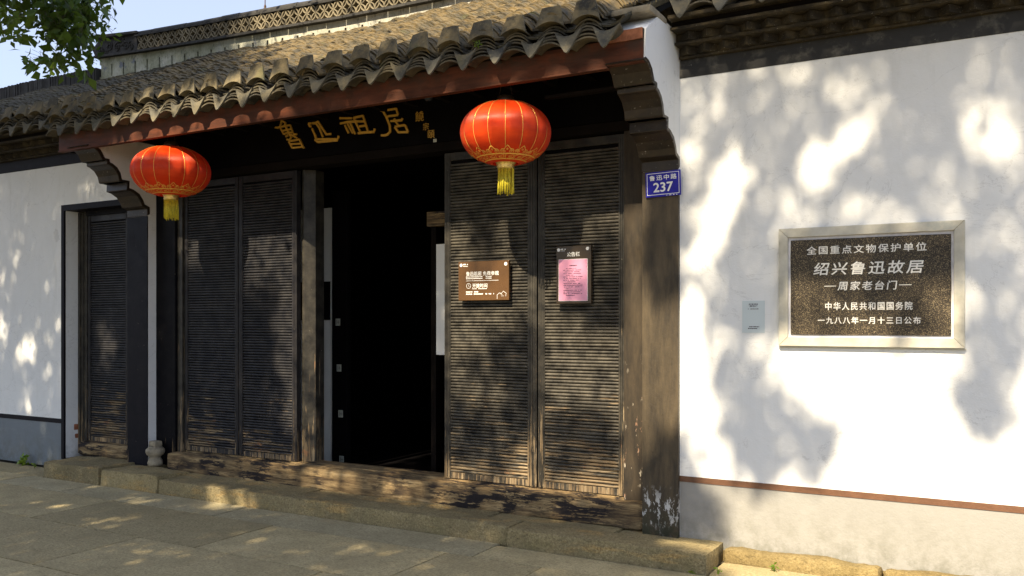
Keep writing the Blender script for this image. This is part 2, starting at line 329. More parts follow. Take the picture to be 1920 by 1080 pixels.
def lacquer(name, wear_lo=.35, wear_hi=1.25, base=(.008, .008, .009), horiz=True, wear=1., dust=.5, vec=(3, 3, 45), spec=.32, dc=.036):
    """old black lacquer; flakes off to bare timber and primer near the ground"""
    m = M(name)
    sc = vec if horiz else (vec[2], vec[2], 2.2)
    n1 = m.noise(sc, 6, .72); n2 = m.noise(tuple(a*2.6 for a in sc), 4, .7, loc=(5, 1, 2)); big = m.noise(2.3, 4, .6, loc=(1, 4, 2))
    h = m.z(wear_lo, wear_hi)
    thr = m.math('ADD', m.math('MULTIPLY', h, .19), m.math('MULTIPLY', big, -.34))     # low near the ground
    k = m.math('ADD', m.math('MULTIPLY', n1, .7), m.math('MULTIPLY', n2, .3))
    k = m.math('SUBTRACT', k, thr); k = m.math('SUBTRACT', k, .715-.085*wear)
    bare = m.math('MULTIPLY', m.math('MULTIPLY', k, 26.), 1., True)
    bare = m.math('MULTIPLY', bare, m.ramp(h, [(0, 1.), (.8, .9), (1, .45)]))
    wood = m.ramp(m.noise(tuple(a*1.1 for a in sc), 5, .7, loc=(7, 7, 7)), [(.30, (.05, .034, .020)), (.5, (.19, .135, .075)), (.72, (.34, .27, .17))])
    prim = m.ramp(m.noise(9, 4, loc=(2, 2, 2)), [(.62, 0.), (.64, 1.)]); wood = m.mix(prim, wood, (.26, .14, .07))
    film = m.mix(m.ramp(m.noise(11, 5, .65), [(.35, 0.), (.7, dust)]), base, tuple(dc*q+a*2.1 for a, q in zip(base, (1.15, 1., .72))))
    c = m.mix(bare, film, wood)
    c = m.mix(m.ramp(m.noise(70, 2), [(.755, 0.), (.775, .7)]), c, (.45, .40, .30))
    m.bump(bare, .0016, -1.); m.bump(m.noise(tuple(a*4 for a in sc), 3), .0012, .6)
    rgh = m.mix(bare, m.ramp(m.noise(9), [(.3, .40), (.7, .55)]), (.75, .75, .75))
    return m.set(c, rgh, spec)
m_slat = lacquer('sun_toned_worn_slat', .3, 1.35, base=(.017, .016, .014), wear=.9, dust=1., dc=.060)  # worn lacquer; dust tone lightened to paint sun on the right leaves
m_slatl = lacquer('shade_toned_slat', .3, 1.35, base=(.008, .009, .013), wear=.72, dust=.6, spec=.3)  # slat copy with shade painted in as a darker colour, for the left leaves
m_stilel = lacquer('shade_toned_stile', .3, 1.7, base=(.008, .008, .011), horiz=False, wear=.6, dust=.45)  # stiles of the left leaves, their shade put into the base colour
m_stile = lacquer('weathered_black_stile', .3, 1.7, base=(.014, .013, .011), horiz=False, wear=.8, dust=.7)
m_post = lacquer('black_post', .1, .95, base=(.004, .004, .006), horiz=False, wear=.3, dust=.12, spec=.06)
m_postr = M('peeling_brown_post'); c = m_postr.mix(m_postr.ramp(m_postr.noise((14, 14, 3), 6, .7), [(.3, 0.), (.7, 1.)]), (.016, .014, .012), (.062, .047, .030))
pe = m_postr.math('MULTIPLY', m_postr.ramp(m_postr.noise((26, 26, 9), 6, .7), [(.62, 0.), (.64, .9)]), m_postr.ramp(m_postr.z(.3, 1.3), [(0, 1.), (.5, .9), (1, .0)]))
c = m_postr.mix(pe, c, m_postr.mix(m_postr.ramp(m_postr.noise(5), [(.45, 0.), (.5, 1.)]), (.30, .17, .11), (.42, .37, .29))); m_postr.bump(pe, .002, -1.); m_postr.set(c, .6, .2); m_postr = m_postr.m
def pier_mat(name, low=True):
    m = M(name)
    c = m.mix(m.ramp(m.noise((9, 9, 1.6), 6, .7), [(.3, 0.), (.75, 1.)]), (.018, .016, .014), (.105, .080, .048))
    if low:
        fl = m.math('MULTIPLY', m.ramp(m.noise((26, 26, 12), 6, .7), [(.53, 0.), (.555, 1.)]), m.ramp(m.z(.13, .42), [(0, .2), (.28, 1.), (.6, .8), (1, 0.)]))
        c = m.mix(fl, c, (.62, .62, .60))
        mo = m.math('MULTIPLY', m.ramp(m.noise(18, 5, .7), [(.40, 0.), (.52, 1.)]), m.ramp(m.z(.1, .3), [(0, 1.), (1, 0.)])); c = m.mix(mo, c, (.03, .032, .018))
    ck = m.ramp(m.noise((30, 30, 1.2), 3, loc=(3, 1, 1)), [(.72, 0.), (.74, .8)]); c = m.mix(ck, c, (.015, .015, .015))
    m.bump(m.noise(45, 4), .0015); m.bump(m.noise((20, 20, 2), 4), .003)
    return m.set(c, .5, .25)
m_pier = pier_mat('black_pier_paint'); m_pierl = lacquer('shade_toned_pier', .1, .55, base=(.006, .006, .010), horiz=False, wear=.25, dust=.1, spec=.1); m_corbel = M('corbel_black_paint')  # m_pierl: darker copy that paints in the shade on the left pier
c = m_corbel.mix(m_corbel.ramp(m_corbel.noise(8, 6, .7), [(.3, 0.), (.7, 1.)]), (.012, .010, .009), (.045, .032, .020))
c = m_corbel.mix(m_corbel.ramp(m_corbel.noise(60, 3), [(.68, 0.), (.72, .8)]), c, (.35, .34, .32)); m_corbel.bump(m_corbel.noise(40, 4), .002); m_corbel.set(c, .4, .35); m_corbel = m_corbel.m

def timber(name, cols, vec=(2.2, 30, 30), rough=.85):
    m = M(name); n1 = m.noise(vec, 7, .75, dist=.4)
    c = m.ramp(n1, [(.30, cols[0]), (.47, cols[1]), (.60, cols[2]), (.78, cols[3])])
    blk = m.ramp(m.noise((4, 22, 26), 6, .75, loc=(4, 4, 4)), [(.47, 0.), (.51, 1.)]); big = m.ramp(m.noise(1.9, 3, loc=(8, 0, 0)), [(.40, 0.), (.55, 1.)])
    c = m.mix(m.math('MULTIPLY', blk, big), c, (.022, .018, .018))
    m.bump(n1, .012, 1.); m.bump(m.noise((6, 120, 120), 4), .003)
    return m.set(c, rough, .25)
m_sill = timber('rotten_timber', [(.045, .030, .020), (.19, .13, .065), (.36, .26, .13), (.50, .40, .26)])
def fasc():
    m = M('red_brown_paint'); c = m.mix(m.ramp(m.noise((2, 8, 14), 6, .7), [(.3, 0.), (.7, 1.)]), (.036, .012, .007), (.14, .043, .019))
    soot = m.math('MULTIPLY', m.ramp(m.noise(7, 6, .7), [(.42, 0.), (.58, 1.)]), m.ramp(m.z(3.06, 3.2), [(0, .2), (1, 1.)])); c = m.mix(soot, c, (.035, .028, .02))
    ck = m.ramp(m.noise((1.5, 1, 90), 3), [(.66, 0.), (.69, .7)]); c = m.mix(ck, c, (.05, .02, .012)); m.bump(m.noise((3, 30, 60), 4), .0015)
    return m.set(c, .6, .2)
m_fascia = fasc()
def tilem(name, dark=(.042, .042, .040), light=(.14, .125, .085), lich=(.30, .235, .10), la=.5, amt=.56):
    m = M(name)
    c = m.mix(m.cell((5, 9, 9)), dark, light)
    c = m.mix(m.math('MULTIPLY', m.rnd(), .35), c, (.17, .15, .10))
    c = m.mix(m.ramp(m.noise(7, 6, .7), [(amt-.14, 0.), (amt+.08, la)]), c, lich)
    c = m.mix(m.ramp(m.noise(60, 4, .7), [(.60, 0.), (.68, .45)]), c, (.26, .25, .19))
    c = m.mix(m.ramp(m.noise(3.2, 4, .6, loc=(4, 4, 0)), [(.64, 0.), (.70, .4)]), c, (.085, .095, .035))
    m.bump(m.noise(70, 5), .003); m.bump(m.noise(12, 3), .004)
    return m.set(c, .85, .25)
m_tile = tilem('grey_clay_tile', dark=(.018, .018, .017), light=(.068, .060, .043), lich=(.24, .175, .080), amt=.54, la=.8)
m_tilel = tilem('shade_toned_tile', dark=(.010, .011, .013), light=(.035, .034, .032), lich=(.10, .085, .03), amt=.62, la=.6)  # darker tile copy: the left roof's shade is put into its colour
m_pan = tilem('pan_clay_tile', dark=(.015, .015, .013), light=(.05, .045, .03), lich=(.09, .08, .035), amt=.6, la=.4)
m_eave = tilem('eave_tile', dark=(.016, .017, .018), light=(.060, .058, .050), lich=(.18, .145, .085), amt=.58, la=.6)
m_capt = tilem('flange_tile', dark=(.028, .028, .026), light=(.085, .080, .062), lich=(.24, .19, .10), amt=.54, la=.7)
m_drip = tilem('drip_tile', dark=(.035, .037, .037), light=(.095, .094, .082), lich=(.22, .18, .10), amt=.58, la=.6)
def ridgem():
    m = M('stained_ridge_render'); base = m.ramp(m.noise(3, 6, .7), [(.3, (.16, .17, .10)), (.5, (.36, .37, .28)), (.7, (.55, .55, .48))])
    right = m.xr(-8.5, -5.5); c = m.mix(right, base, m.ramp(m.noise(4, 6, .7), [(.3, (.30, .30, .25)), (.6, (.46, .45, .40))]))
    blk = m.ramp(m.noise((40, 40, 14), 6, .8), [(.53, 0.), (.60, 1.)]); bg_ = m.ramp(m.noise(4, 4, .6, loc=(3, 3, 3)), [(.36, 0.), (.6, 1.)])
    c = m.mix(m.math('MULTIPLY', m.math('MULTIPLY', blk, bg_), .85), c, (.06, .065, .06))
    c = m.mix(m.ramp(m.noise(6, 5, .7, loc=(1, 1, 7)), [(.6, 0.), (.68, .8)]), c, (.13, .15, .22)); m.bump(m.noise(30, 5), .004); return m.set(c, .9, .2)
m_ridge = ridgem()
m_rtile = simple('dark_ridge_tile', (.035, .034, .032), .8, .3, .45, 9, .003)
m_lat = simple('lattice_clay', (.21, .18, .12), .85, .25, .5, 4, .002)
m_soot = simple('dark_timber', (.007, .005, .004), .8, .08, .3, 6, .002)
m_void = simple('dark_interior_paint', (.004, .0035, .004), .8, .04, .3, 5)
m_intwall = simple('old_white_partition', (.80, .80, .74), .8, .3, .1, 3)
def stone(name, c0, c1, c2, moss=.3, mz=(0, .2), bumpd=.004, grain=130):
    m = M(name); c = m.mix(m.ramp(m.noise(3.5, 6, .65), [(.35, 0.), (.65, 1.)]), c0, c1)
    gr = m.noise(grain, 3, .8); c = m.mix(m.ramp(gr, [(.38, 1.), (.50, 0.)]), c, tuple(a*.42 for a in c0)); c = m.mix(m.ramp(gr, [(.55, 0.), (.66, .65)]), c, c2)
    c = m.mix(m.ramp(m.noise(14, 6, .75, loc=(5, 5, 5)), [(.5, 0.), (.66, .5)]), c, tuple(a*.45 for a in c0))
    c = m.mix(m.math('MULTIPLY', m.ramp(m.noise(5, 6, .7, loc=(0, 9, 0)), [(.48, 0.), (.66, 1.)]), m.ramp(m.z(*mz), [(0, moss), (1, moss*.15)])), c, (.085, .10, .028))
    c = m.mix(.45, c, m.mix(m.rnd(), tuple(a*.68 for a in c0), tuple(a*1.12 for a in c1)))
    c = m.mix(m.ramp(m.noise(2.4, 5, .7, loc=(7, 1, 3)), [(.40, 0.), (.65, .5)]), c, tuple(a*.6 for a in c0)); pit = m.ramp(m.noise((18, 40, 40), 5, .85, loc=(2, 6, 1)), [(.34, 1.), (.45, 0.)]); c = m.mix(m.math('MULTIPLY', pit, .75), c, tuple(a*.3 for a in c0))
    m.bump(pit, bumpd*.6, -1.); m.bump(gr, bumpd*.45, .8); m.bump(m.noise(24, 6, .7), bumpd, .9); m.bump(m.noise((26, 90, 60), 4, .6), bumpd*.4, .6)
    if 'granite' in name and 'paving' not in name: c = m.mix(m.ramp(m.noise((2.2, 4, 9), 5, .7, loc=(6, 2, 2)), [(.55, 0.), (.66, .6)]), c, m.mix(m.ramp(gr, [(.4, 0.), (.6, 1.)]), (.28, .17, .055), (.60, .40, .15)))
    return m.set(c, .88, .25)
m_step = stone('yellow_granite', (.29, .235, .125), (.42, .335, .165), (.62, .54, .36), .5, (0, .13), .014, 70)
m_pave = stone('worn_granite_paving', (.42, .345, .185), (.52, .43, .24), (.78, .68, .45), .15, (-1, 1), .008, 62)
m_pave2 = stone('pale_granite_paving', (.42, .36, .21), (.52, .45, .28), (.76, .68, .48), .12, (-1, 1), .008, 62)
m_foot = stone('ochre_footing_stone', (.20, .145, .06), (.32, .245, .11), (.42, .36, .22), .35, (0, .1), .014, 75)
m_ground = stone('dirt_in_joints', (.07, .06, .04), (.10, .085, .055), (.14, .13, .09), .6, (-1, 1), .006)
m_gold = simple('gold_leaf_paint', (.60, .34, .05), .45, .5, .15, 40, 0)
m_gold2 = simple('gold_cord', (.75, .46, .10), .35, .6, Metallic=.5)
m_goldprint = simple('gold_print', (.78, .40, .06), .45, .5)
m_brass = simple('gold_foil', (.80, .58, .18), .28, .6, .3, 60, .003, 200, Metallic=.8)
m_tassel = simple('yellow_tassel', (.66, .56, .035), .55, .5, .25, 90)
def silk():
    m = M('red_satin'); w = m.noise((6, 6, 26), 3, .5); c = m.mix(m.ramp(w, [(.3, 0.), (.7, 1.)]), (.52, .036, .005), (.68, .062, .008))
    m.bump(m.noise((9, 9, 60), 3, .5), .0016, .5); m.set(c, .5, .38, Sheen_Weight=.1)
    m.b.inputs['Sheen Tint'].default_value = (1, .35, .15, 1); m.b.inputs['Anisotropic'].default_value = .9; m.b.inputs['Anisotropic Rotation'].default_value = 0.
    tr = m.n('ShaderNodeBsdfTranslucent'); tr.inputs[0].default_value = (.9, .10, .02, 1); mx = m.n('ShaderNodeMixShader'); mx.inputs[0].default_value = .3
    m.l(m.b, mx, 0, 1); m.l(tr, mx, 0, 2); m.l(mx, m.out); return m.m
m_silk = silk()
m_white = simple('white_paint', (.80, .80, .78), .5, .5)
m_ltext = simple('engraved_white_paint', (.78, .76, .70), .6, .4, .08, 60)
m_blue = simple('blue_enamel', (.012, .010, .30), .4, .3, .2, 10)
m_brown = simple('bronze_brown_metal', (.12, .058, .018), .36, .6, .18, 4, Metallic=.35)
m_dkbrown = simple('dark_bronze_metal', (.045, .028, .012), .35, .6, .15, 4, Metallic=.3)
m_pink = simple('pink_paper', (.78, .33, .48), .35, .5, .04, 5)
m_ink = simple('black_ink', (.05, .03, .05), .6, .3)
m_paper = simple('pale_sticker', (.56, .63, .64), .5, .4)
m_frame = M('cream_marble'); c = m_frame.mix(m_frame.ramp(m_frame.noise(3.5, 6, .7), [(.35, 0.), (.65, 1.)]), (.38, .36, .29), (.56, .54, .46)); c = m_frame.mix(m_frame.ramp(m_frame.noise((5, 5, 9), 6, .7), [(.56, 0.), (.63, .5)]), c, (.33, .36, .33)); m_frame.bump(m_frame.noise(30, 4), .0015); m_frame.set(c, .5, .4); m_frame = m_frame.m
m_granite = M('speckled_black_granite'); g = m_granite.noise(210, 3, .95); c = m_granite.ramp(g, [(.36, (.006, .006, .008)), (.50, (.022, .018, .014)), (.60, (.14, .105, .055)), (.68, (.6, .5, .34))]); m_granite.set(c, .5, .25); m_granite = m_granite.m
m_mortar = simple('white_caulk', (.62, .62, .66), .7, .3, .15, 20)
m_plate = simple('grey_metal_plate', (.42, .43, .36), .5, .5)
m_plated = simple('plate_mark', (.16, .17, .15), .5, .5)
m_lime = simple('chipped_lime_stone', (.27, .235, .17), .9, .2, .35, 14, .006, 40)
m_redbrick = simple('exposed_red_brick', (.30, .12, .065), .9, .2, .3, 30, .004)
m_glass = simple('dark_dome_plastic', (.03, .035, .045), .12, .6)
m_iron = simple('rusty_rod', (.08, .05, .035), .7, .4, .2, 30)
m_bark = M('bark'); c = m_bark.mix(m_bark.ramp(m_bark.noise((9, 9, 2), 6, .7), [(.3, 0.), (.7, 1.)]), (.05, .04, .03), (.16, .13, .095)); m_bark.bump(m_bark.noise((14, 14, 3), 6, .7), .02); m_bark.set(c, .9, .2); m_bark = m_bark.m
def leafm(name, a, b, cc, tl=.35):
    m = M(name); c = m.mix(m.cell(11), a, b); c = m.mix(m.ramp(m.noise(2.2, 3), [(.5, 0.), (.7, .6)]), c, cc)
    m.set(c, .45, .45); tr = m.n('ShaderNodeBsdfTranslucent'); m.l(m.mix(.5, c, (.16, .22, .015)), tr); mx = m.n('ShaderNodeMixShader'); mx.inputs[0].default_value = tl
    m.l(m.b, mx, 0, 1); m.l(tr, mx, 0, 2); m.l(mx, m.out); return m.m
m_leaf = leafm('camphor_leaf', (.030, .070, .012), (.085, .16, .022), (.20, .28, .04), .5)
m_leaf2 = leafm('shade_tree_leaf', (.030, .060, .014), (.060, .10, .020), (.08, .12, .02), .15)
m_weed = leafm('weed_leaf', (.10, .20, .015), (.22, .34, .02), (.3, .32, .03))

# ------------------------------------------------------------ text
_dg = None
def text_mesh(s, size, off=0., extr=.0006, shear=0., spacing=1., align='CENTER', condense=1.):
    cu = bpy.data.curves.new('lettering', 'FONT'); cu.body = s; cu.size = size; cu.offset = off; cu.extrude = extr; cu.shear = shear
    cu.space_character = spacing; cu.align_x = align; cu.align_y = 'CENTER'; cu.resolution_u = 3
    o = bpy.data.objects.new('lettering', cu); COL.objects.link(o)
    dg = bpy.context.evaluated_depsgraph_get(); dg.update()
    me = bpy.data.meshes.new_from_object(o.evaluated_get(dg)); bpy.data.objects.remove(o); bpy.data.curves.remove(cu)
    me.materials.clear(); me.transform(Matrix.Scale(condense, 4, (1, 0, 0))); me.transform(Matrix.Rotation(R(90), 4, 'X')); return me
def text(name, s, x, y, z, size, mat, parent, width=None, bold=0., **k):
    bold = bold or k.pop('off', 0)*.9; k.pop('off', None); k.setdefault('extr', .0)
    me = text_mesh(s, size, **k)
    xs = [v.co.x for v in me.vertices]; zs = [v.co.z for v in me.vertices]
    if width and xs:
        f = width/(max(xs)-min(xs)); me.transform(Matrix.Scale(f, 4, (1, 0, 0))); cx = f*(max(xs)+min(xs))/2
    else: cx = (max(xs)+min(xs))/2 if k.get('align', 'CENTER') == 'CENTER' else min(xs)
    me.transform(Matrix.Translation((-cx, 0, -(max(zs)+min(zs))/2)))
    if bold:
        bmx = bmesh.new(); bmx.from_mesh(me); src = me.copy()
        for q, (dx, dz) in enumerate(((bold, 0), (-bold, 0), (0, bold), (0, -bold))):
            c_ = src.copy(); c_.transform(Matrix.Translation((dx, .00012*(q+1), dz))); bmx.from_mesh(c_)
        bmx.to_mesh(me); bmx.free()
    return link(name, me, mat, parent, (x, y, z))
def bars(mb, x0, x1, z, y, h, seed, gap=.25):
    r_ = random.Random(seed); x = x0
    while x < x1:
        w = r_.uniform(.8, 2.2)*h; w = min(w, x1-x)
        if r_.random() > gap: mb.box(x, x+w*.85, y-.0006, y, z-h*r_.uniform(.35, .5), z+h*r_.uniform(.35, .5))
        x += w
def ribbon(mb, pts, w, y0, y1):     # pts of (x,z): painted or carved stroke
    n = len(pts); L, Rr = [], []
    for i, (x, z) in enumerate(pts):
        a = pts[max(0, i-1)]; b = pts[min(n-1, i+1)]; dx, dz = b[0]-a[0], b[1]-a[1]; l = math.hypot(dx, dz) or 1
        k = w/2*(.85 if i in (0, n-1) else 1.0); L.append((x-dz/l*k, z+dx/l*k)); Rr.append((x+dz/l*k, z-dx/l*k))
    for i in range(n-1): mb.prism_y([L[i], L[i+1], Rr[i+1], Rr[i]], y0, y1)
    return mb

# ------------------------------------------------------------ roof tiles
SL = .508; CS = math.cos(math.atan(SL)); SN = math.sin(math.atan(SL))
def arc_tile(hw, rise, ln, th, up=True, seg=6, taper=.86):
    v = []; f = []
    for e, (y, sc) in enumerate(((0, 1.), (ln, taper))):
        for lay in (0, 1):
            for i in range(seg+1):
                t = i/seg*2-1; x = hw*sc*t
                z = rise*(1-t*t) if up else rise*(t*t)
                v.append((x, y, z+(th if lay == 0 else 0)))
    n = seg+1
    for i in range(seg):
        f += [(i, i+1, 2*n+i+1, 2*n+i), (n+i, 3*n+i, 3*n+i+1, n+i+1), (i, n+i, n+i+1, i+1)]
    f += [(0, 2*n, 3*n, n), (seg, n+seg, 3*n+seg, 2*n+seg)]
    return np.array(v), f
def mesh_np(name, vs, fs, smooth=False):
    me = bpy.data.meshes.new(name); me.from_pydata([tuple(a) for a in vs], [], fs)
    if smooth: me.polygons.foreach_set('use_smooth', [True]*len(me.polygons))
    me.update(); return me
def join_np(name, items):           # items: (verts, faces)
    V = []; F = []; n = 0
    for v, f in items: V.append(v); F += [tuple(i+n for i in q) for q in f]; n += len(v)
    V = np.concatenate(V); return mesh_np(name, V, F)
def roofz(y): return 3.325+SL*(y+.72)
COVER = arc_tile(.088, .074, .15, .015, True)
PAN = arc_tile(.105, .045, .16, .013, False)
cover_me = mesh_np('roof_tile', *COVER); pan_me = mesh_np('pan_tile', *PAN)
def place(v, x, y, z, pitch, yaw=0., roll=0.):
    Mx = np.array((Matrix.Rotation(yaw, 3, 'Z') @ Matrix.Rotation(pitch, 3, 'X') @ Matrix.Rotation(roll, 3, 'Y')))
    return v @ Mx.T + np.array((x, y, z))
PIT = .25; X0 = -7.42
def col_x(i): return X0+.06+PIT*i
def sag(x, y): return .018*math.sin(x*1.7+y*1.3)+.010*math.sin(x*4.1+2*y)

# trapezoid flange tile at the top of each stack
def cap_tile_me():
    mb = MB(); seg = 8; th = .012; fv = []
    for lay in (0, 1):
        for row, (hw, zz, rs, yy) in enumerate(((.094, .0, .034, 0.), (.078, .050, .018, .010), (.060, .104, .004, .022))):
            for i in range(seg+1):
                t = i/seg*2-1; fv.append((hw*t, yy+lay*th, zz-.034+rs*(1-t*t)+(.034-rs)*.9))
    n = seg+1; f = []
    for lay in (0, 1):
        for r_ in (0, 1):
            for i in range(seg):
                a = lay*3*n+r_*n+i; q = (a, a+1, a+n+1, a+n); f.append(q if lay == 0 else q[::-1])
    ring = [i for i in range(n)]+[2*n-1, 3*n-1]+[2*n+i for i in reversed(range(n-1))]+[n]
    k = len(ring)
    for i in range(k):
        a, b = ring[i], ring[(i+1) % k]; f.append((a, a+3*n, b+3*n, b))
    mb.add(fv, f); tv, tf = arc_tile(.085, .036, .13, .012, True, 6); mb.add([(a, b+.010, c-.030) for a, b, c in tv], tf)
    return mb.mesh('cap_tile')
CAPM = cap_tile_me()
def drip_me():
    top = [(-.086, .036), (-.060, .010), (-.032, -.006), (0, -.010), (.032, -.006), (.060, .010), (.086, .036)]
    low = [(.074, .008), (.054, -.026), (.036, -.060), (.013, -.092), (0, -.100), (-.013, -.092), (-.036, -.060), (-.054, -.026), (-.074, .008)]
    pr = top+low; mb = MB(); mb.prism_y(pr, 0, .012)
    tv, tf = arc_tile(.084, .036, .14, .012, False, 6); mb.add([(a, b+.006, c-.010) for a, b, c in tv], tf)
    return mb.mesh('drip_tile')
DRIPM = drip_me()
STK = mesh_np('stack_tile', *arc_tile(.106, .042, .10, .0105, True, 8, .95))

def make_roof(parent, xs, eave_y, top_y, n_single, m_tile=m_tile, m_eave=m_eave, m_drip=m_drip, m_cap=None, drop=True, full_single=False, exp=.048):
    """columns of cover and pan tiles; n_single nearest cover tiles are objects of their own"""
    m_cap = m_capt if m_tile.name == 'grey_clay_tile' else m_drip
    deck = MB(); x0, x1 = min(xs)-.13, max(xs)+.13
    ey = eave_y+.06
    deck.prism_x([(ey, roofz(ey)-.15), (top_y+.12, roofz(top_y+.12)-.15), (top_y+.12, roofz(top_y+.12)-.20), (ey, roofz(ey)-.19)], x0, x1)
    roof = deck.obj('roof', m_soot, parent)
    P_ = math.atan(SL); cov = []; joined = []
    for ci, x in enumerate(xs):
        y = eave_y+.05-random.uniform(0, exp); k = 0; wob = random.uniform(0, 6); off = random.uniform(-.02, .02)
        while y < top_y:
            xx = x+.010*math.sin(y*3+wob)+random.uniform(-.004, .004)
            cov.append((xx, y+off*.5, roofz(y)-.060+sag(xx, y)+random.uniform(-.006, .008), P_-.10-random.uniform(0, .14), random.uniform(-.12, .12), random.uniform(-.05, .05)))
            y += exp*CS*random.uniform(.75, 1.25)
    for ci, x in enumerate(list(xs)+[max(xs)+PIT]):
        y = eave_y+.04; xp = x-PIT/2
        while y < top_y:
            joined.append((place(PAN[0]*np.array((random.uniform(.98, 1.02), 1, 1)), xp+random.uniform(-.004, .004), y, roofz(y)-.125+sag(xp, y), P_-.10, random.uniform(-.03, .03)), PAN[1]))
            y += .062*CS
    cx, cy, cz = 0, -5.5, 1.5
    cov.sort(key=lambda c: (c[0]-cx)**2+(c[1]-cy)**2+(c[2]-cz)**2)
    for c_ in cov[:n_single]:
        o = link('roof_tile', cover_me, m_tile, roof, c_[:3]); o.rotation_euler = (c_[3], c_[5], c_[4])
    if cov[n_single:]:
        link('roof_tile_field', join_np('roof_tile_field', [(place(COVER[0], *c_), COVER[1]) for c_ in cov[n_single:]]), m_tile, roof, kind='stuff')
    link('pan_tile_field', join_np('pan_tile_field', joined), m_pan, roof, kind='stuff')
    # eave: stacks, flange tiles, drip tiles
    for x in xs:
        x += random.uniform(-.008, .008); n = 6
        for k in range(n):
            o = link('stack_tile', STK, m_eave, roof, (x+random.uniform(-.006, .006), eave_y-.030+.010*k+random.uniform(-.004, .004), roofz(eave_y)-.190+.0238*k+random.uniform(-.002, .002)))
            s_ = 1.0-.045*k; o.scale = (s_*random.uniform(.97, 1.03), 1, random.uniform(.9, 1.1)); o.rotation_euler = (random.uniform(.02, .12), random.uniform(-.05, .05), random.uniform(-.05, .05))
        o = link('cap_tile', CAPM, m_cap, roof, (x, eave_y-.028, roofz(eave_y)-.012+random.uniform(-.004, .004)))
        o.rotation_euler = (random.uniform(-.16, .02), random.uniform(-.06, .06), random.uniform(-.08, .08)); s_ = random.uniform(.93, 1.05); o.scale = (s_, 1, s_*random.uniform(.9, 1.08))
    for x in list(xs)+([max(xs)+PIT] if not drop else []):
        o = link('drip_tile', DRIPM, m_drip, roof, (x+PIT/2-.0+random.uniform(-.01, .01) if drop else x-PIT/2, eave_y-.035, roofz(eave_y)-.125+random.uniform(-.006, .006)))
        o.rotation_euler = (R(-14)+random.uniform(-.1, .1), random.uniform(-.07, .07), random.uniform(-.09, .09)); o.scale = (random.uniform(.94, 1.04), 1, random.uniform(.98, 1.14))
    return roof

# ============================================================ ground
me = MB().add([(-150, -150, -.03), (150, -150, -.03), (150, 150, -.03), (-150, 150, -.03)], [(0, 1, 2, 3)]).mesh('ground')
ground = link('ground', me, m_ground, kind='structure')
pavement = empty('pavement', kind='structure')
rows = [(-.415, -.782, [-8.19, -7.22, -5.30, -2.95], True), (-.465, -.782, [-2.95, -1.46, .35, 1.6], False), (-.782, -1.50, [-12.2, -10.3, -8.6, -6.45, -4.66, -3.14, -2.45, -.9, .6, 1.9], False), (-1.50, -2.26, [-12, -9.8, -7.3, -5.21, -3.55, -1.6, .2, 1.9], False),
        (-2.26, -3.02, [-12, -8.4, -6.6, -4.55, -2.7, -1.0, .8, 2.0], False), (-3.02, -3.80, [-9, -7.2, -5.3, -3.6, -1.8, .1, 1.8], False), (-3.8, -4.6, [-6.2, -4.4, -2.5, -.6, 1.4], False), (-4.6, -5.6, [-6.2, -4.1, -2.2, -.2, 1.6], False), (-5.6, -6.8, [-6.2, -4.1, -2.2, -.2, 1.6], False),
        (-.08, -.415, [-12.6, -10.9, -9.35, -8.03], False), (-.415, -.782, [-12.4, -10.4, -8.19], False), (-.13, -.455, [-1.525, .2, 1.9], False)]
sd = 0
for ya, yb, xs, pale in rows:
    for xa, xb in zip(xs[:-1], xs[1:]):
        sd += 1
        o = rough('paving_slab', xa+.0045, xb-.0045, yb+.0045, ya-.0045, -.10, 0.0, m_pave2 if pale else m_pave, pavement, step=.12, amp=.0012, rad=.004, seed=sd)
        o.location.z += random.uniform(-.0015, .0015); o.rotation_euler = (random.uniform(-.0012, .0012), random.uniform(-.001, .001), random.uniform(-.001, .001))
# doorstep
steps = empty('doorstep', (-4.7, -.25, 0), kind='structure')
def st(x0, x1, y0, y1, z0, z1, seed, rad=.014, amp=.013):
    o = rough('step_stone', x0, x1, y0, y1, z0, z1, m_step, None, step=.028, amp=amp, rad=rad, seed=seed); o.parent = steps; o.location -= Vector((-4.7, -.25, 0)); return o
st(-8.0, -7.175, -.415, -.02, -.08, .152, 31); st(-7.165, -6.40, -.410, -.05, -.08, .142, 32); st(-6.39, -2.895, -.400, -.19, -.08, .118, 33, .014, .008); st(-2.880, -1.530, -.455, -.205, -.08, .118, 34, .012, .010)
st(-6.9, -4.9, -.20, .12, -.08, .112, 35, .008, .004); st(-4.89, -3.2, -.205, .12, -.08, .106, 36, .008, .004); st(-3.19, -2.25, -.22, .12, -.08, .100, 37, .008, .004); st(-2.24, -1.56, -.22, .12, -.08, .088, 39, .008, .004); st(-7.9, -6.89, -.04, .3, -.08, .140, 38, .012, .006)

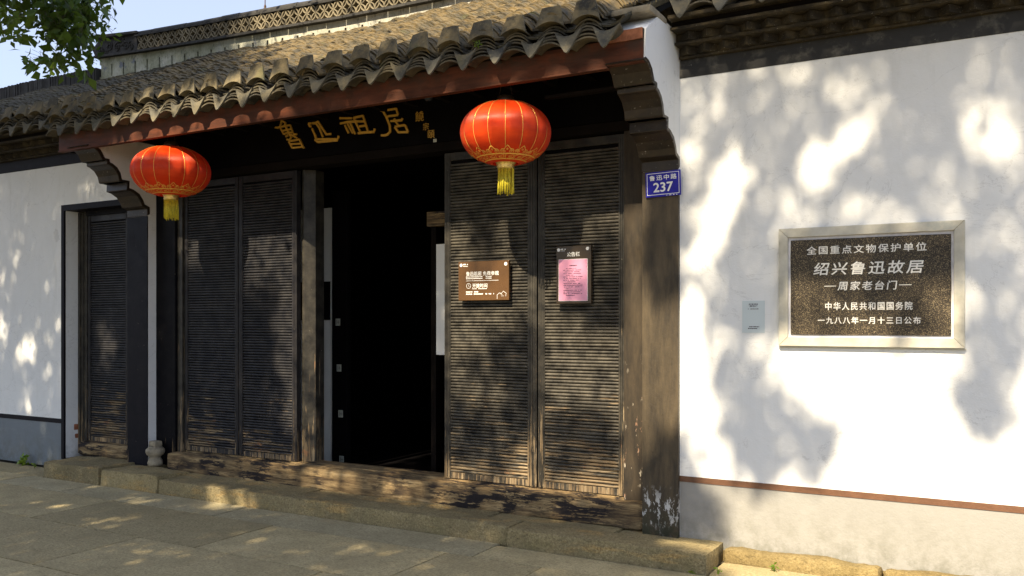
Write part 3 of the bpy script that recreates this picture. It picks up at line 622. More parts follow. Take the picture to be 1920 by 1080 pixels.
# ============================================================ right wall
rw = empty('white_wall', (-.5, 0, 0), label='sunlit white plastered wall with dark cornice, grey plinth and brown stripe right of the gate', cat='wall')
def P(o, root):
    o.parent = root; o.location -= root.location; return o
def wallsheet(name, x0, x1, z0, z1, y, th, mat, root, n=.25):
    o = box(name, x0, x1, y, y+th, z0, z1, mat); return P(o, root)
XR = 2.6
wallsheet('wall_face', -1.845, XR, .487, 3.07, 0, .3, m_wall, rw); wallsheet('plinth', -1.845, XR, .04, .450, .002, .298, m_plinth, rw)
o = box('brown_stripe', -1.845, XR, -.003, .3, .450, .487, m_stripe); P(o, rw)
o = box('painted_band', -1.845, XR, -.004, .3, 3.07, 3.185, m_band); P(o, rw)
def cornice(root, xa, xb, sd):
    LY = [('cornice_course', -.040, 3.185, 3.203), ('cornice_course', -.125, 3.252, 3.272), ('cornice_course', -.205, 3.325, 3.345)]
    for nm, y, z0, z1 in LY: P(rough(nm, xa, xb, y, .1, z0, z1, m_cornice, step=.06 if xb-xa < 6 else .12, amp=.003, rad=.005, seed=sd), root)
    P(box('backing_course', xa, xb, -.02, .28, 3.203, 3.252, m_cornice), root); P(box('backing_course', xa, xb, -.09, .28, 3.272, 3.325, m_cornice), root)
    P(box('backing_course', xa, xb, -.17, .28, 3.345, 3.40, m_soot), root); P(box('eave_board', xa, xb, -.25, -.17, 3.385, 3.405, m_cornice), root)
    # saw-tooth bricks laid on the skew
    tm = MB().prism_z([(-.062, .0), (0, -.078), (.062, 0)], 0, .049); me_ = tm.mesh('cornice_brick')
    for (yb, z0, ph) in ((-.021, 3.203, 0.), (-.091, 3.2725, .035)):
        x = xa+.065+ph
        while x < xb-.06:
            o = link('cornice_brick', me_, m_cornice, None, (x+random.uniform(-.006, .006), yb, z0+.0005)); o.scale = (1, random.uniform(.85, 1.05), random.uniform(.92, 1.0)); o.rotation_euler = (0, 0, random.uniform(-.08, .08)); P(o, root); x += .1255
cornice(rw, -1.84, XR, 3)
P(box('wall_footing', -1.845, XR, .0, .3, -.08, .04, m_foot), rw)
for k, (xa, xb) in enumerate(((-1.522, -.62), (-.61, .45), (.46, 1.6), (1.61, 2.6))):
    P(rough('footing_stone', xa, xb, -.125, .0, -.08, .078, m_foot, step=.03, amp=.016, rad=.03, seed=50+k), rw)
rroof = make_roof(rw, [-1.62+.25*k for k in range(17)], -.245, 1.75, 60, drop=False, exp=.065)
rroof.location.z += .03
rroof.location -= rw.location

# ============================================================ left wall with side door
lw = empty('side_wall', (-9.5, 0, 0), label='shaded white side wall with black bands and a narrow slatted door left of the gate', cat='wall')
XL = -14.0; DX0, DX1 = -8.312, -7.32
P(box('wall_face', XL, -8.357, 0, .3, .496, 3.07, m_wall), lw); P(box('wall_face', -8.357, -7.284, 0, .3, 2.665, 3.07, m_wall), lw)
P(box('plinth', XL, -8.357, .002, .3, .0, .450, m_plinthl), lw); P(box('black_stripe', XL, -8.357, -.002, .3, .450, .496, m_stripel), lw)
P(box('door_surround', -8.357, -8.313, -.002, .02, .09, 2.665, m_stripel), lw); P(box('door_surround', -8.313, -7.284, -.002, .16, 2.608, 2.665, m_stripel), lw)
P(box('door_reveal', -8.357, DX0, .02, .3, .10, 2.665, m_wall), lw)
P(rough('broken_brick', -8.318, -8.304, .11, .155, .37, .43, m_redbrick, step=.012, amp=.006, rad=.006, seed=3), lw)
P(rough('broken_brick', -8.318, -8.305, .118, .158, .29, .335, m_redbrick, step=.012, amp=.006, rad=.006, seed=4), lw)
P(box('painted_band', XL, -7.42, -.004, .3, 3.07, 3.185, m_stripel), lw)
cornice(lw, XL, -7.43, 5)
SLAT = [(.002, 0), (-.0065, .0028), (-.0105, .0085), (-.0105, .0140), (-.0068, .0190), (.002, .0215)]
def slat_me(w): return MB().prism_x([(y+0, z) for y, z in SLAT]+[(.006, .0215), (.006, 0)], -w/2, w/2).mesh('slat')
scount = [0]
def door_leaf(root, x0, x1, z0, z1, y, nsingle, stl=.052, str_=.052, label=None, m_slat=m_slatl, m_stile=m_stilel):
    """a leaf of horizontal half-round slats in a moulded frame; front face at y"""
    leaf = P(box('door_leaf', x0+.01, x1-.01, y+.012, y+.035, z0, z1, m_void), root)
    if label: leaf['label'] = label
    for xa, xb in ((x0, x0+stl), (x1-str_, x1)):
        mb = MB(); mb.box(xa, xb, y-.006, y+.045, z0, z1); w = xb-xa
        for a in (.22, .5, .78): mb.box(xa+w*a-.005, xa+w*a+.005, y-.011, y-.006, z0+.01, z1-.01)
        o = mb.obj('stile', m_stile, None, .002); o.parent = leaf
    for za, zb in ((z0, z0+.045), (z1-.06, z1)):
        o = box('rail', x0+stl, x1-str_, y-.004, y+.045, za, zb, m_stile, None, .002); o.parent = leaf
    w = (x1-str_)-(x0+stl); me_ = slat_me(w); z = z0+.046; cx = (x0+stl+x1-str_)/2; lst = []
    while z < z1-.085:
        lst.append((cx, y+.008+random.uniform(-.0015, .0015), z, random.uniform(-.0022, .0022), random.uniform(-.06, .06), random.uniform(.92, 1.02))); z += .0239*random.uniform(.975, 1.025)
    for c_ in lst[:nsingle]:
        o = link('slat', me_, m_slat, leaf, c_[:3]); o.rotation_euler = (c_[4], c_[3], 0); o.scale = (1, random.uniform(.8, 1.15), c_[5])
    if lst[nsingle:]:
        mb = MB()
        for c_ in lst[nsingle:]:
            mt = Matrix.Translation(c_[:3]) @ Matrix.Rotation(c_[3], 4, 'Y') @ Matrix.Rotation(c_[4], 4, 'X')
            mb.add([mt @ v.co for v in me_.vertices], [tuple(p.vertices) for p in me_.polygons])
        mb.obj('upper_slats', m_slat, leaf, kind='stuff')
    return leaf
for xa, xb in ((DX0+.003, -8.165),):
    P(MB().box(xa, xb, .15, .24, .13, 2.60).box(xa+.09, xa+.1, .14, .15, .13, 2.6).box(xa+.03, xa+.045, .14, .15, .13, 2.6).obj('door_post', m_stile, None, .004), lw)
P(box('door_post', -7.52, -7.33, .15, .24, .13, 2.60, m_stile, None, .004), lw)
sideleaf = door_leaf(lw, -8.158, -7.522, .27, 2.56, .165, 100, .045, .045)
P(box('door_lintel', -8.165, -7.52, .14, .24, 2.56, 2.608, m_post), lw)
P(rough('door_sill', -8.22, -7.30, .075, .24, .125, .272, m_sill, step=.03, amp=.010, rad=.04, seed=9), lw)
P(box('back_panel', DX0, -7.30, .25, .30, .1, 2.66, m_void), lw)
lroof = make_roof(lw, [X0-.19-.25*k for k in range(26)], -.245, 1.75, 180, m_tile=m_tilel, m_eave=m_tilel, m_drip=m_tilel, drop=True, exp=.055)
lroof.location.z += .015
lroof.location -= lw.location
# low ridge of upright tiles
low = MB(); x = -13.9
while x < -10.30:
    h = .18+.01*math.sin(x*2)+random.uniform(-.006, .006); low.box(x, x+.019, 1.74+random.uniform(-.006, .006), 1.88, 4.50, 4.60+h); x += .024
P(low.obj('ridge_tile_row', m_rtile, None, kind='stuff'), lw)
# plants on top
# ============================================================ gatehouse
gh = empty('gatehouse', (-4.5, 0, 0), label='old black and white gatehouse with grey tiled roof, slatted doors and open entrance', cat='building')
G = lambda o: P(o, gh)
PROF = [(-.655, 3.032), (-.600, 3.024), (-.548, 2.990), (-.520, 2.945), (-.508, 2.925), (-.462, 2.925), (-.458, 2.896), (-.430, 2.889), (-.385, 2.862), (-.350, 2.815), (-.338, 2.768), (-.330, 2.757), (-.255, 2.757), (-.259, 2.690), (-.215, 2.682), (-.150, 2.650), (-.112, 2.600), (-.095, 2.560), (-.040, 2.540), (-.037, 2.475)]
for name, xa, xb, zb in (('pier', -2.09, -1.845, .06), ('pier', -7.283, -7.0, .12)):
    # white masonry body, black face and stepped brackets
    body = [(y+.012, z) for y, z in PROF]
    pr = [(.30, zb), (.30, 3.36), (-.40, 3.36), (-.62, 3.22), (-.635, 3.04)]+body[1:]+[(-.025, 2.47), (-.025, zb)]
    pier = G(MB().prism_x(pr, xa+.002, xb).obj(name, m_wall))
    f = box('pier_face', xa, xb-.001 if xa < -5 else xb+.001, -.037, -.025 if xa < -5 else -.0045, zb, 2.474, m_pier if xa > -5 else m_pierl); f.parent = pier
    cuts = [(0, 5), (6, 11), (12, 18)]
    segs = [PROF[0:5], PROF[5:7], PROF[7:11], PROF[11:13], PROF[13:18], PROF[18:20]]
    full = PROF
    for a, b in ((0, 5), (5, 12), (12, 20)):
        s_ = full[a:b+1] if b < 20 else full[a:]
        inner = [(y+.030, z+.020) for y, z in reversed(s_)]
        o = MB().prism_x(s_+inner, xa-.004, xb+.004, False).obj('corbel', m_corbel, None, .004); o.parent = pier
G(rough('pier_cap', -2.09, -1.84, -.56, -.25, 3.345, 3.385, m_lime, step=.03, amp=.006, rad=.008, seed=21))
# fascia
XF0, XF1 = -7.42, -1.853
fas = G(MB().box(XF0, XF1, -.64, -.60, 3.022, 3.22).obj('fascia_board', m_fascia, None, .003))
G(MB().box(XF0, -2.08, -.648, -.60, 3.008, 3.021).obj('fascia_moulding', m_fascia, None, .002))
o = rough('pier_brick', -2.09, -1.853, -.652, -.641, 3.155, 3.222, m_redbrick, None, step=.03, amp=.003, rad=.004, seed=8); G(o)
G(box('soffit', XF0, XF1, -.60, .25, 3.205, 3.225, m_soot))
G(box('roof_end_board', XF0, XF0+.03, -.60, -.01, 3.02, 3.30, m_soot))
for x in np.arange(-7.3, -1.95, .30): G(box('rafter', x, x+.05, -.60, .25, 3.15, 3.204, m_soot))
G(box('tie_beam', -2.62, -2.095, -.42, -.36, 2.945, 2.965, m_soot, None, .003))
# lintel, posts
G(box('lintel_board', -7.0, -2.095, .045, .09, 2.86, 3.30, m_void)); G(box('lintel_beam', -7.0, -2.095, .06, .22, 2.79, 2.86, m_soot, None, .005))
G(box('door_post', -7.0, -6.735, .06, .26, .14, 2.79, m_post, None, .006)); G(MB().box(-6.732, -6.668, .085, .22, .27, 2.79).obj('door_post', m_stile, None, .004))
G(MB().box(-2.264, -2.095, .07, .24, .27, 2.79).obj('door_post', m_postr, None, .006))
G(MB().prism_z([(-5.262, .165), (-5.238, .162), (-5.214, .188), (-5.209, .193), (-5.205, .197), (-5.169, .232), (-5.169, .34), (-5.262, .34)], .27, 2.79).obj('door_post', m_stile, None, .003))
# four leaves
door_leaf(gh, -3.757, -2.957, .29, 2.78, .116, 94, .055, .075, m_slat=m_slat, m_stile=m_stile)
door_leaf(gh, -2.945, -2.268, .29, 2.78, .116, 94, .055, .052, m_slat=m_slat, m_stile=m_stile)
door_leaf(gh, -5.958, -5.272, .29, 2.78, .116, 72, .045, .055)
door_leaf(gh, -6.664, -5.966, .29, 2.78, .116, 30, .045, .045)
# threshold
G(rough('threshold', -6.76, -2.10, -.015, .14, .100, .275, m_sill, step=.03, amp=.011, rad=.016, seed=12))
G(box('threshold_board', -6.66, -2.10, .12, .30, .15, .285, m_sill))
# drum shaped base stone by the left post
vs = MB().lathe([(.0, 0), (.062, 0), (.070, .02), (.064, .045), (.050, .07), (.052, .085), (.075, .10), (.086, .125), (.083, .15), (.06, .172), (.052, .18)], (-6.895, -.03, .148), 20).obj('post_base_stone', m_lime); G(vs)
G(rough('post_base_brick', -6.945, -6.845, -.07, .01, .328, .375, m_lime, step=.02, amp=.005, rad=.008, seed=5))
# inside
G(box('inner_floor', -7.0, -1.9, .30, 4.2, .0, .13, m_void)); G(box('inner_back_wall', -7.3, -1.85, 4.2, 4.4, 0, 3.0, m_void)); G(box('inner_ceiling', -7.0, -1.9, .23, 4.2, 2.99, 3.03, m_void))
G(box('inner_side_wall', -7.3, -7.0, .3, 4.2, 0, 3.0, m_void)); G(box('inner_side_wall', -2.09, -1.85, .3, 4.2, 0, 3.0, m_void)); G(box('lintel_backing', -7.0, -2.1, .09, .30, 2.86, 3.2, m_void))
part = G(box('partition', -6.3, -5.475, .80, .86, .13, 2.55, m_intwall)); o = box('dark_board', -6.0, -5.50, .785, .80, 1.50, 1.86, m_void); o.parent = part
scr = G(box('inner_screen', -5.46, -5.28, .775, .83, .13, 2.7, m_void, None, .004))
pm = MB().box(-.026, .026, -.004, 0, -.033, .033).mesh('plate')
for x, z in ((-5.385, 1.48), (-5.372, 1.056), (-5.353, .633), (-5.341, .211)):
    o = link('plate', pm, m_plate, scr, (x, .774, z)); mk = MB().box(x-.016, x-.008, .7695, .770, z-.02, z+.02).box(x-.004, x+.018, .7695, .770, z-.004, z+.004).box(x+.004, x+.010, .7695, .770, z-.018, z+.018).obj('plate_mark', m_plated, None); mk.parent = scr
G(box('inner_beam', -4.25, -3.55, .58, .66, 2.29, 2.41, m_sill)); G(box('inner_post', -4.235, -4.185, .62, .72, .13, 2.29, m_soot)); G(box('white_panel', -4.168, -3.70, .60, .61, 1.208, 2.137, m_white))
# dome under the eave
dm = MB().lathe([(.0, -.055), (.02, -.05), (.038, -.03), (.045, 0), (.055, .005), (.055, .02), (0, .02)], (-3.62, -.30, 3.13), 20).obj('ceiling_dome', m_glass); G(dm)
# gilt inscription, one mesh per character
lintel = [o for o in gh.children if o.name.startswith('lintel_board')][0]
for w, ss in STROKES:
    mb = MB()
    for i, s_ in enumerate(ss): ribbon(mb, [tuple(q) for q in s_], w*.78, .036-.0004*i, .0445)
    o = mb.obj('gilt_character', m_gold); o.parent = lintel
for s_, x, z, sz in (('饒', -3.945, 3.075, .085), ('宗', -3.885, 2.99, .060), ('頤', -3.835, 2.925, .070)):
    o = text('gilt_character', s_, x, .0435, z, sz, m_gold, lintel, off=-.0002)
o = box('seal_mark', -3.815, -3.785, .042, .0445, 2.86, 2.885, m_plate); o.parent = lintel

# gate roof
groof = make_roof(gh, [X0+.06+.2465*k for k in range(22)], -.705, 1.75, 300, drop=True)
groof.location -= gh.location
# ridge wall with slots, lattice band and capping
def rz(x): return float(np.interp(x, [-10.3, -9.4, -8.36, -7.3, -6.2, -5, -1.7], [4.905, 4.85, 4.803, 4.765, 4.72, 4.70, 4.70]))
xs = np.arange(-10.28, -1.6, .228); mb = MB()
for i, xa in enumerate(xs):
    xb = xa+.228; m0, m1 = xa+.028, xb
    t0, t1 = rz(m0), rz(m1)
    v = [(m0, 1.80, 4.42), (m1, 1.80, 4.42), (m1, 1.80, t1), (m0, 1.80, t0)]; mb.prism_y([(m0, 4.42), (m1, 4.42), (m1, t1), (m0, t0)], 1.80, 1.95)
    ta, tb = rz(xa), rz(m0); mb.prism_y([(xa, ta-.085), (m0, tb-.085), (m0, tb), (xa, ta)], 1.80, 1.95); mb.prism_y([(xa, 4.42), (m0, 4.42), (m0, tb-.20-.04), (xa, ta-.20-.04)], 1.80, 1.95)
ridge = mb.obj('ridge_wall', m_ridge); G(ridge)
o = box('ridge_backing', -10.2, -1.7, 1.90, 1.99, 4.4, 4.69, m_rtile); o.parent = ridge; o.location -= Vector((0, 0, 0)); G(o)
LT = .155
def strip(name, x0, x1, dz0, dz1, y0, y1, mat, step=.3):
    n = max(1, int((x1-x0)/step)); mb = MB()
    for i in range(n):
        a = x0+(x1-x0)*i/n; b = x0+(x1-x0)*(i+1)/n-.004; j = random.uniform(-.003, .003)
        mb.prism_y([(a, rz(a)+dz0+j), (b, rz(b)+dz0+j), (b, rz(b)+dz1+j), (a, rz(a)+dz1+j)], y0+j, y1)
    return G(mb.obj(name, mat))
strip('ridge_moulding', -10.32, -1.7, 0, .028, 1.735, 1.99, m_rtile, .27); strip('ridge_moulding', -9.55, -1.7, .028, .042, 1.77, 1.97, m_lat, .27)
strip('ridge_back', -9.55, -1.7, .042, .215, 1.86, 1.95, m_soot, .5)
strip('ridge_moulding', -9.55, -1.7, .212, .232, 1.76, 1.99, m_rtile, .27)
# rounded cap tiles on top
capr = MB().lathe([(.0, 0)], n=3)
cm = MB(); 
for i in range(9):
    pass
capprof = [(-.085, -.01), (-.08, .02), (-.055, .045), (0, .055), (.055, .045), (.08, .02), (.085, -.01)]
cme = MB().prism_x([(y, z) for y, z in capprof], -.146, .146, False).mesh('ridge_cap_tile')
x = -9.40
while x < -1.6:
    o = link('ridge_cap_tile', cme, m_rtile, None, (x, 1.865, rz(x)+.242+random.uniform(-.003, .003))); o.rotation_euler = (random.uniform(-.04, .04), math.atan2(rz(x-.1)-rz(x+.1), .2), 0); o.scale = (1, 1, random.uniform(.85, 1.1)); G(o); x += .30
# scroll end block
blk = G(MB().prism_y([(-10.36, 4.93), (-9.56, 4.885), (-9.56, 5.105), (-10.30, 5.14), (-10.44, 5.05)], 1.80, 1.95).obj('ridge_end_block', m_rtile))
def spiral(cx, cz, r0, turns, sgn=1, n=22, a0=0.): return [(cx+r0*(1-.8*i/n)*math.cos(a0+sgn*i/n*turns*2*math.pi), cz+r0*(1-.8*i/n)*math.sin(a0+sgn*i/n*turns*2*math.pi)) for i in range(n+1)]
for cx, cz, sg in ((-10.26, 5.02, 1), (-10.08, 5.03, -1), (-9.92, 5.0, 1), (-9.76, 5.01, -1), (-10.17, 4.97, -1), (-9.84, 5.05, 1), (-9.66, 4.97, 1)):
    mb = MB(); mb.tube([(a, 1.797, b) for a, b in spiral(cx, cz, .062, 1.5, sg, a0=random.uniform(0, 3))], .009, 5); o = mb.obj('scroll_relief', m_rtile); o.parent = blk
G(MB().prism_y([(-10.36, 5.16), (-9.50, 5.10), (-9.50, 5.135), (-10.33, 5.205)], 1.75, 1.99).obj('ridge_end_cap', m_rtile, None, .008))
G(box('ridge_end_post', -9.565, -9.52, 1.78, 1.96, 4.87, 5.10, m_rtile))
# lattice of curved tiles: petals between staggered nodes
def petal(dx, dz):
    mb = MB(); L_ = math.hypot(dx, dz); ux, uz = dx/L_, dz/L_; nx, nz = -uz, ux
    for sg in (-1, 1):
        pts = []
        for i in range(6):
            t = i/5; b = .021*math.sin(math.pi*t)*sg; pts.append((dx*t+nx*b, 0, dz*t+nz*b))
        for a, b_ in zip(pts[:-1], pts[1:]):
            d = Vector((b_[0]-a[0], 0, b_[2]-a[2])).normalized(); q = Vector((-d.z, 0, d.x))*.0058
            mb.prism_y([(a[0]+q.x, a[2]+q.z), (b_[0]+q.x, b_[2]+q.z), (b_[0]-q.x, b_[2]-q.z), (a[0]-q.x, a[2]-q.z)], -.03, .03)
    return mb.mesh('lattice_tile')
hx, hz = .0625, .085; pu, pd = petal(hx, hz), petal(hx, -hz); pet = []
x = -9.50; i = 0
while x < -1.8:
    for j in range(2):
        up = (i+j) % 2 == 0; z0 = rz(x)+.042+hz*(j if up else j+1); pet.append((x, z0, up))
    x += hx; i += 1
rest = MB()
pet.sort(key=lambda p: -1 if -7.9 < p[0] < -3.2 else 1)
for k, (x, z, up) in enumerate(pet):
    if k < 290:
        o = link('lattice_tile', pu if up else pd, m_lat, None, (x, 1.805, z)); G(o)
    else:
        me_ = pu if up else pd; rest.add([(v.co.x+x, v.co.y+1.805, v.co.z+z) for v in me_.vertices], [tuple(p.vertices) for p in me_.polygons])
G(rest.obj('lattice_field', m_lat, None, kind='stuff'))
# back slope of all roofs, hidden side
G(MB().prism_x([(1.9, 4.45), (4.5, 3.2), (4.5, 3.1), (1.9, 4.35)], -10.3, -1.6).obj('back_slope', m_tile))

rod = MB().tube([(-7.40, 1.86, 5.03), (-7.40, 1.86, 5.12), (-7.395, 1.86, 5.7)], .006, 6).lathe([(.018, 5.05), (.02, 5.07), (.012, 5.09), (.015, 5.10), (.008, 5.12)], (-7.40, 1.86, 0), 10).obj('lightning_rod', m_iron)
tag(rod, 'thin iron lightning rod standing on the roof ridge', 'lightning rod')

# ============================================================ lanterns
def lantern(loc, rx, rzv, label, yaw, topz):
    root = empty('lantern', loc, label=label, cat='lantern', group='red lanterns hanging under the gate eave')
    NG = 16; nv = 26; sub = 6; mb = MB(); v = []; f = []
    def sp(a, t):       # t 0..1 bottom to top
        ang = -math.pi/2+math.radians(14)+t*(math.pi-2*math.radians(14)); u = (a/(2*math.pi)*NG) % 1.
        pin = 1-.045*(abs(u-.5)*2)**3*math.cos(ang)
        r_ = rx*abs(math.cos(ang))**.88*pin; z_ = rzv*math.sin(ang)
        return Vector((r_*math.cos(a), r_*math.sin(a), z_))
    n = NG*sub
    for j in range(nv+1):
        for i in range(n): v.append(sp(2*math.pi*i/n, j/nv))
    for j in range(nv):
        for i in range(n): f.append((j*n+i, j*n+(i+1) % n, (j+1)*n+(i+1) % n, (j+1)*n+i))
    mb.add(v, f, True); body = mb.obj('silk_body', m_silk, root); body.rotation_euler = (0, 0, yaw)
    for g in range(NG):
        a = 2*math.pi*g/NG; s_ = MB().tube([sp(a, .22+.74*i/18)*1.004 for i in range(19)], .0021, 5).obj('seam_cord', m_gold2, body)
    # printed clouds and key pattern round the foot, laid on the silk
    def onsurf(a, t, o=.0018):
        p = sp(a, t); return p*(1+o/max(.1, p.length))
    pt = MB()
    def draw(pts, w):
        q = [onsurf(a, t) for a, t in pts]
        for i in range(len(q)-1):
            p0, p1 = q[i], q[i+1]; d = p1-p0
            if d.length < 1e-6: continue
            nrm = (p0+p1).normalized(); s_ = d.normalized().cross(nrm)*w/2; e = d.normalized()*w*.25
            pt.add([p0-s_-e, p0+s_-e, p1+s_+e, p1-s_+e], [(0, 1, 2, 3)], False)
    NC = 14
    for c_ in range(NC):
        a = 2*math.pi*(c_+.5)/NC; wa = 2*math.pi/NC
        def L(pts, w=.0042): draw([(a+x*wa, .148+y*.115) for x, y in pts], w)
        L([(-.42, .12), (-.45, .35), (-.36, .52), (-.22, .52), (-.16, .62), (-.08, .80), (0, .95), (.08, .80), (.16, .62), (.22, .52), (.36, .52), (.45, .35), (.42, .12)], .005)
        for sg in (-1, 1):
            L([(sg*(.24+.15*(1-.75*i/12)*math.cos(i/12*9)), .26+.19*(1-.75*i/12)*math.sin(i/12*9)) for i in range(13)], .0036)
        L([(.05*math.cos(t), .52+.08*math.sin(t)) for t in np.linspace(0, 6.28, 7)], .004)
    draw([(2*math.pi*i/96, .146) for i in range(97)], .010); draw([(2*math.pi*i/96, .058) for i in range(97)], .006)
    NK = 16
    for c_ in range(NK):
        a = 2*math.pi*c_/NK; wa = 2*math.pi/NK
        draw([(a+x*wa, .060+y*.078) for x, y in ((0, .05), (.0, .85), (.85, .85), (.85, .35), (.35, .35), (.35, .6), (.62, .6))], .0045)
        draw([(a+x*wa, .060+y*.078) for x, y in ((.15, .12), (1.0, .12))], .004)
    pt.obj('gold_pattern', m_goldprint, body)
    zb = -rzv*math.sin(math.radians(76)); r0 = .058
    MB().lathe([(r0+.012, zb+.008), (r0+.004, zb-.004), (r0, zb-.012), (r0+.003, zb-.022), (r0-.002, zb-.034), (r0-.006, zb-.038), (.01, zb-.038)], n=28).obj('bottom_collar', m_brass, root)
    MB().lathe([(.070, -zb-.01), (.060, -zb+.006), (.056, -zb+.014), (.060, -zb+.022), (.052, -zb+.030), (.055, -zb+.038), (.045, -zb+.045), (.02, -zb+.05)], n=28).obj('top_collar', m_dkbrown, root)
    ts = MB(); zt = zb-.036
    for k in range(46):
        a = 2*math.pi*k/46+random.uniform(-.04, .04); r_ = r0-.004+random.uniform(-.012, .002); ln = .165*random.uniform(.9, 1.04); b = random.uniform(-.008, .008)
        ts.tube([(r_*math.cos(a), r_*math.sin(a), zt), ((r_+b*.5)*math.cos(a+.03), (r_+b*.5)*math.sin(a+.03), zt-ln*.5), ((r_+b)*math.cos(a+b*6), (r_+b)*math.sin(a+b*6), zt-ln)], .0032, 4, r2=.0026)
    ts.obj('tassel', m_tassel, root, kind='stuff')
    h = topz-loc[2]
    MB().tube([(-.05, 0, -zb+.04), (-.012, 0, h)], .0015, 4).tube([(.05, 0, -zb+.04), (.012, 0, h)], .0015, 4).obj('hanging_wire', m_iron, root)
    return root
lantern((-2.894, -.45, 2.741), .305, .208, 'larger red silk lantern with gold pattern hanging before the right door leaves', .12, 3.2)
lantern((-6.165, -.45, 2.758), .325, .212, 'red silk lantern hanging beside the white left pier, partly in eave shadow', .05, 3.2)

# ============================================================ signs
pq = empty('stone_plaque', (-.70, 0, 1.70), label='black granite plaque with white Chinese lettering in a cream stone frame on the white wall', cat='plaque')
def Q(o): return P(o, pq)
xa, xb, za, zb = -1.208, -.194, 1.342, 2.057; fw = .056
for nm, pr in (('frame_rail', [(xa, za), (xb, za), (xb-fw, za+fw), (xa+fw, za+fw)]), ('frame_rail', [(xa+fw, zb-fw), (xb-fw, zb-fw), (xb, zb), (xa, zb)]), ('frame_stile', [(xa, za+.001), (xa+fw-.001, za+fw), (xa+fw-.001, zb-fw), (xa, zb-.001)]), ('frame_stile', [(xb, za+.001), (xb, zb-.001), (xb-fw+.001, zb-fw), (xb-fw+.001, za+fw)])):
    Q(MB().prism_y(pr, -.034, -.001).obj(nm, m_frame, None, .003))
Q(MB().box(xa-.004, xb+.006, -.014, -.002, za-.010, za-.001).obj('frame_lip', m_frame, None, .001))
Q(box('caulk', xa+fw-.004, xb-fw+.004, -.014, -.002, za+fw-.004, zb-fw+.004, m_mortar))
slab = rough_mesh('slab', xb-xa-2*fw-.026, .02, zb-za-2*fw-.028, .05, .002, .003, 4); sl_ = link('slab', slab, m_granite, None, ((xa+xb)/2, -.012, za+fw+.012)); Q(sl_)
cx = (xa+xb)/2-.003
for s_, x, z, sz, wd, off, sh in (('全国重点文物保护单位', cx-.012, 1.918, .052, .655, .0008, 0), ('绍兴鲁迅故居', cx, 1.806, .080, .600, .0014, .15), ('周家老台门', cx, 1.702, .056, .325, .0010, .12), ('中华人民共和国国务院', cx+.005, 1.582, .050, .475, .0010, 0), ('一九八八年一月十三日公布', cx+.005, 1.498, .044, .560, .0008, 0)):
    o = text('lettering', s_, x, -.0235, z, sz, m_ltext, None, width=wd, off=off, shear=sh, spacing=1.25); Q(o)
for xx in (cx-.205, cx+.205): Q(box('lettering_dash', xx-.033, xx+.033, -.0242, -.0222, 1.700, 1.704, m_ltext))

npz = empty('house_number_plate', (-1.94, -.045, 2.39), label='small blue enamel street number plate 237 on the black pier', cat='sign')
o = box('plate', -2.062, -1.822, -.050, -.045, 2.305, 2.470, m_blue, None, .002); P(o, npz)
bm_ = MB(); 
for b in ((-2.052, -1.832, 2.457, 2.4605), (-2.052, -1.832, 2.318, 2.3215), (-2.052, -2.0485, 2.3215, 2.457), (-1.8355, -1.832, 2.3215, 2.457)): bm_.box(b[0], b[1], -.0512, -.0502, b[2], b[3])
P(bm_.obj('white_border', m_white), npz)
P(text('lettering', '鲁迅中路', -1.942, -.0505, 2.430, .036, m_white, None, width=.185, off=.0009, spacing=1.3), npz)
P(text('lettering', '237', -1.942, -.0505, 2.367, .085, m_white, None, width=.130, off=.0022), npz)
bb = MB(); bars(bb, -1.92, -1.845, 2.3115, -.0502, .006, 3); P(bb.obj('small_print', m_white), npz)
npz.rotation_euler = (0, R(-1.2), 0)

def logo(mb, cx, cz, y, r=.012):
    mb.prism_y([(cx+r*math.cos(t), cz+r*math.sin(t)) for t in np.linspace(0, 2*math.pi, 17)[:-1]], y-.0008, y)
bs = empty('visitor_sign', (-3.38, .07, 1.795), label='brown metal sign with white opening hours text on the left slatted leaf', cat='sign')
Bp = lambda o: P(o, bs)
Bp(box('panel', -3.598, -3.160, .060, .084, 1.646, 1.938, m_brown, None, .003)); yb = .0596
mb = MB(); logo(mb, -3.573, 1.912, yb); logo(mb, -3.185, 1.912, yb, .013); bars(mb, -3.555, -3.512, 1.917, yb, .010, 1, .1); bars(mb, -3.555, -3.512, 1.903, yb, .005, 2, .1)
bars(mb, -3.528, -3.305, 1.822, yb, .007, 5, .06); bars(mb, -3.528, -3.305, 1.8095, yb, .007, 6, .06); mb.box(-3.528, -3.246, yb-.0006, yb, 1.792, 1.7945)
bars(mb, -3.475, -3.345, 1.733, yb, .006, 7, .08); bars(mb, -3.528, -3.42, 1.710, yb, .010, 8, .12); bars(mb, -3.528, -3.285, 1.694, yb, .010, 9, .12)
ribbon(mb, [(-3.258, 1.655), (-3.258, 1.686), (-3.236, 1.700), (-3.214, 1.686)], .003, yb-.0006, yb); ribbon(mb, [(-3.228, 1.690), (-3.205, 1.712), (-3.178, 1.693)], .003, yb-.0006, yb); ribbon(mb, [(-3.184, 1.690), (-3.184, 1.675)], .003, yb-.0006, yb); ribbon(mb, [(-3.225, 1.677), (-3.2, 1.677)], .002, yb-.0006, yb)
for t in range(14): 
    a, b = 2*math.pi*t/14, 2*math.pi*(t+1)/14; ribbon(mb, [(-3.506+.019*math.cos(a), 1.755+.019*math.sin(a)), (-3.506+.019*math.cos(b), 1.755+.019*math.sin(b))], .0035, yb-.0006, yb)
ribbon(mb, [(-3.506, 1.768), (-3.506, 1.755), (-3.498, 1.748)], .003, yb-.0006, yb)
Bp(mb.obj('small_print', m_white))
Bp(text('lettering', '鲁迅祖居 免费参观', -3.387, yb, 1.846, .034, m_white, None, width=.283, off=.0006)); Bp(text('lettering', '开放时间', -3.408, yb, 1.756, .034, m_white, None, width=.130, off=.0006))

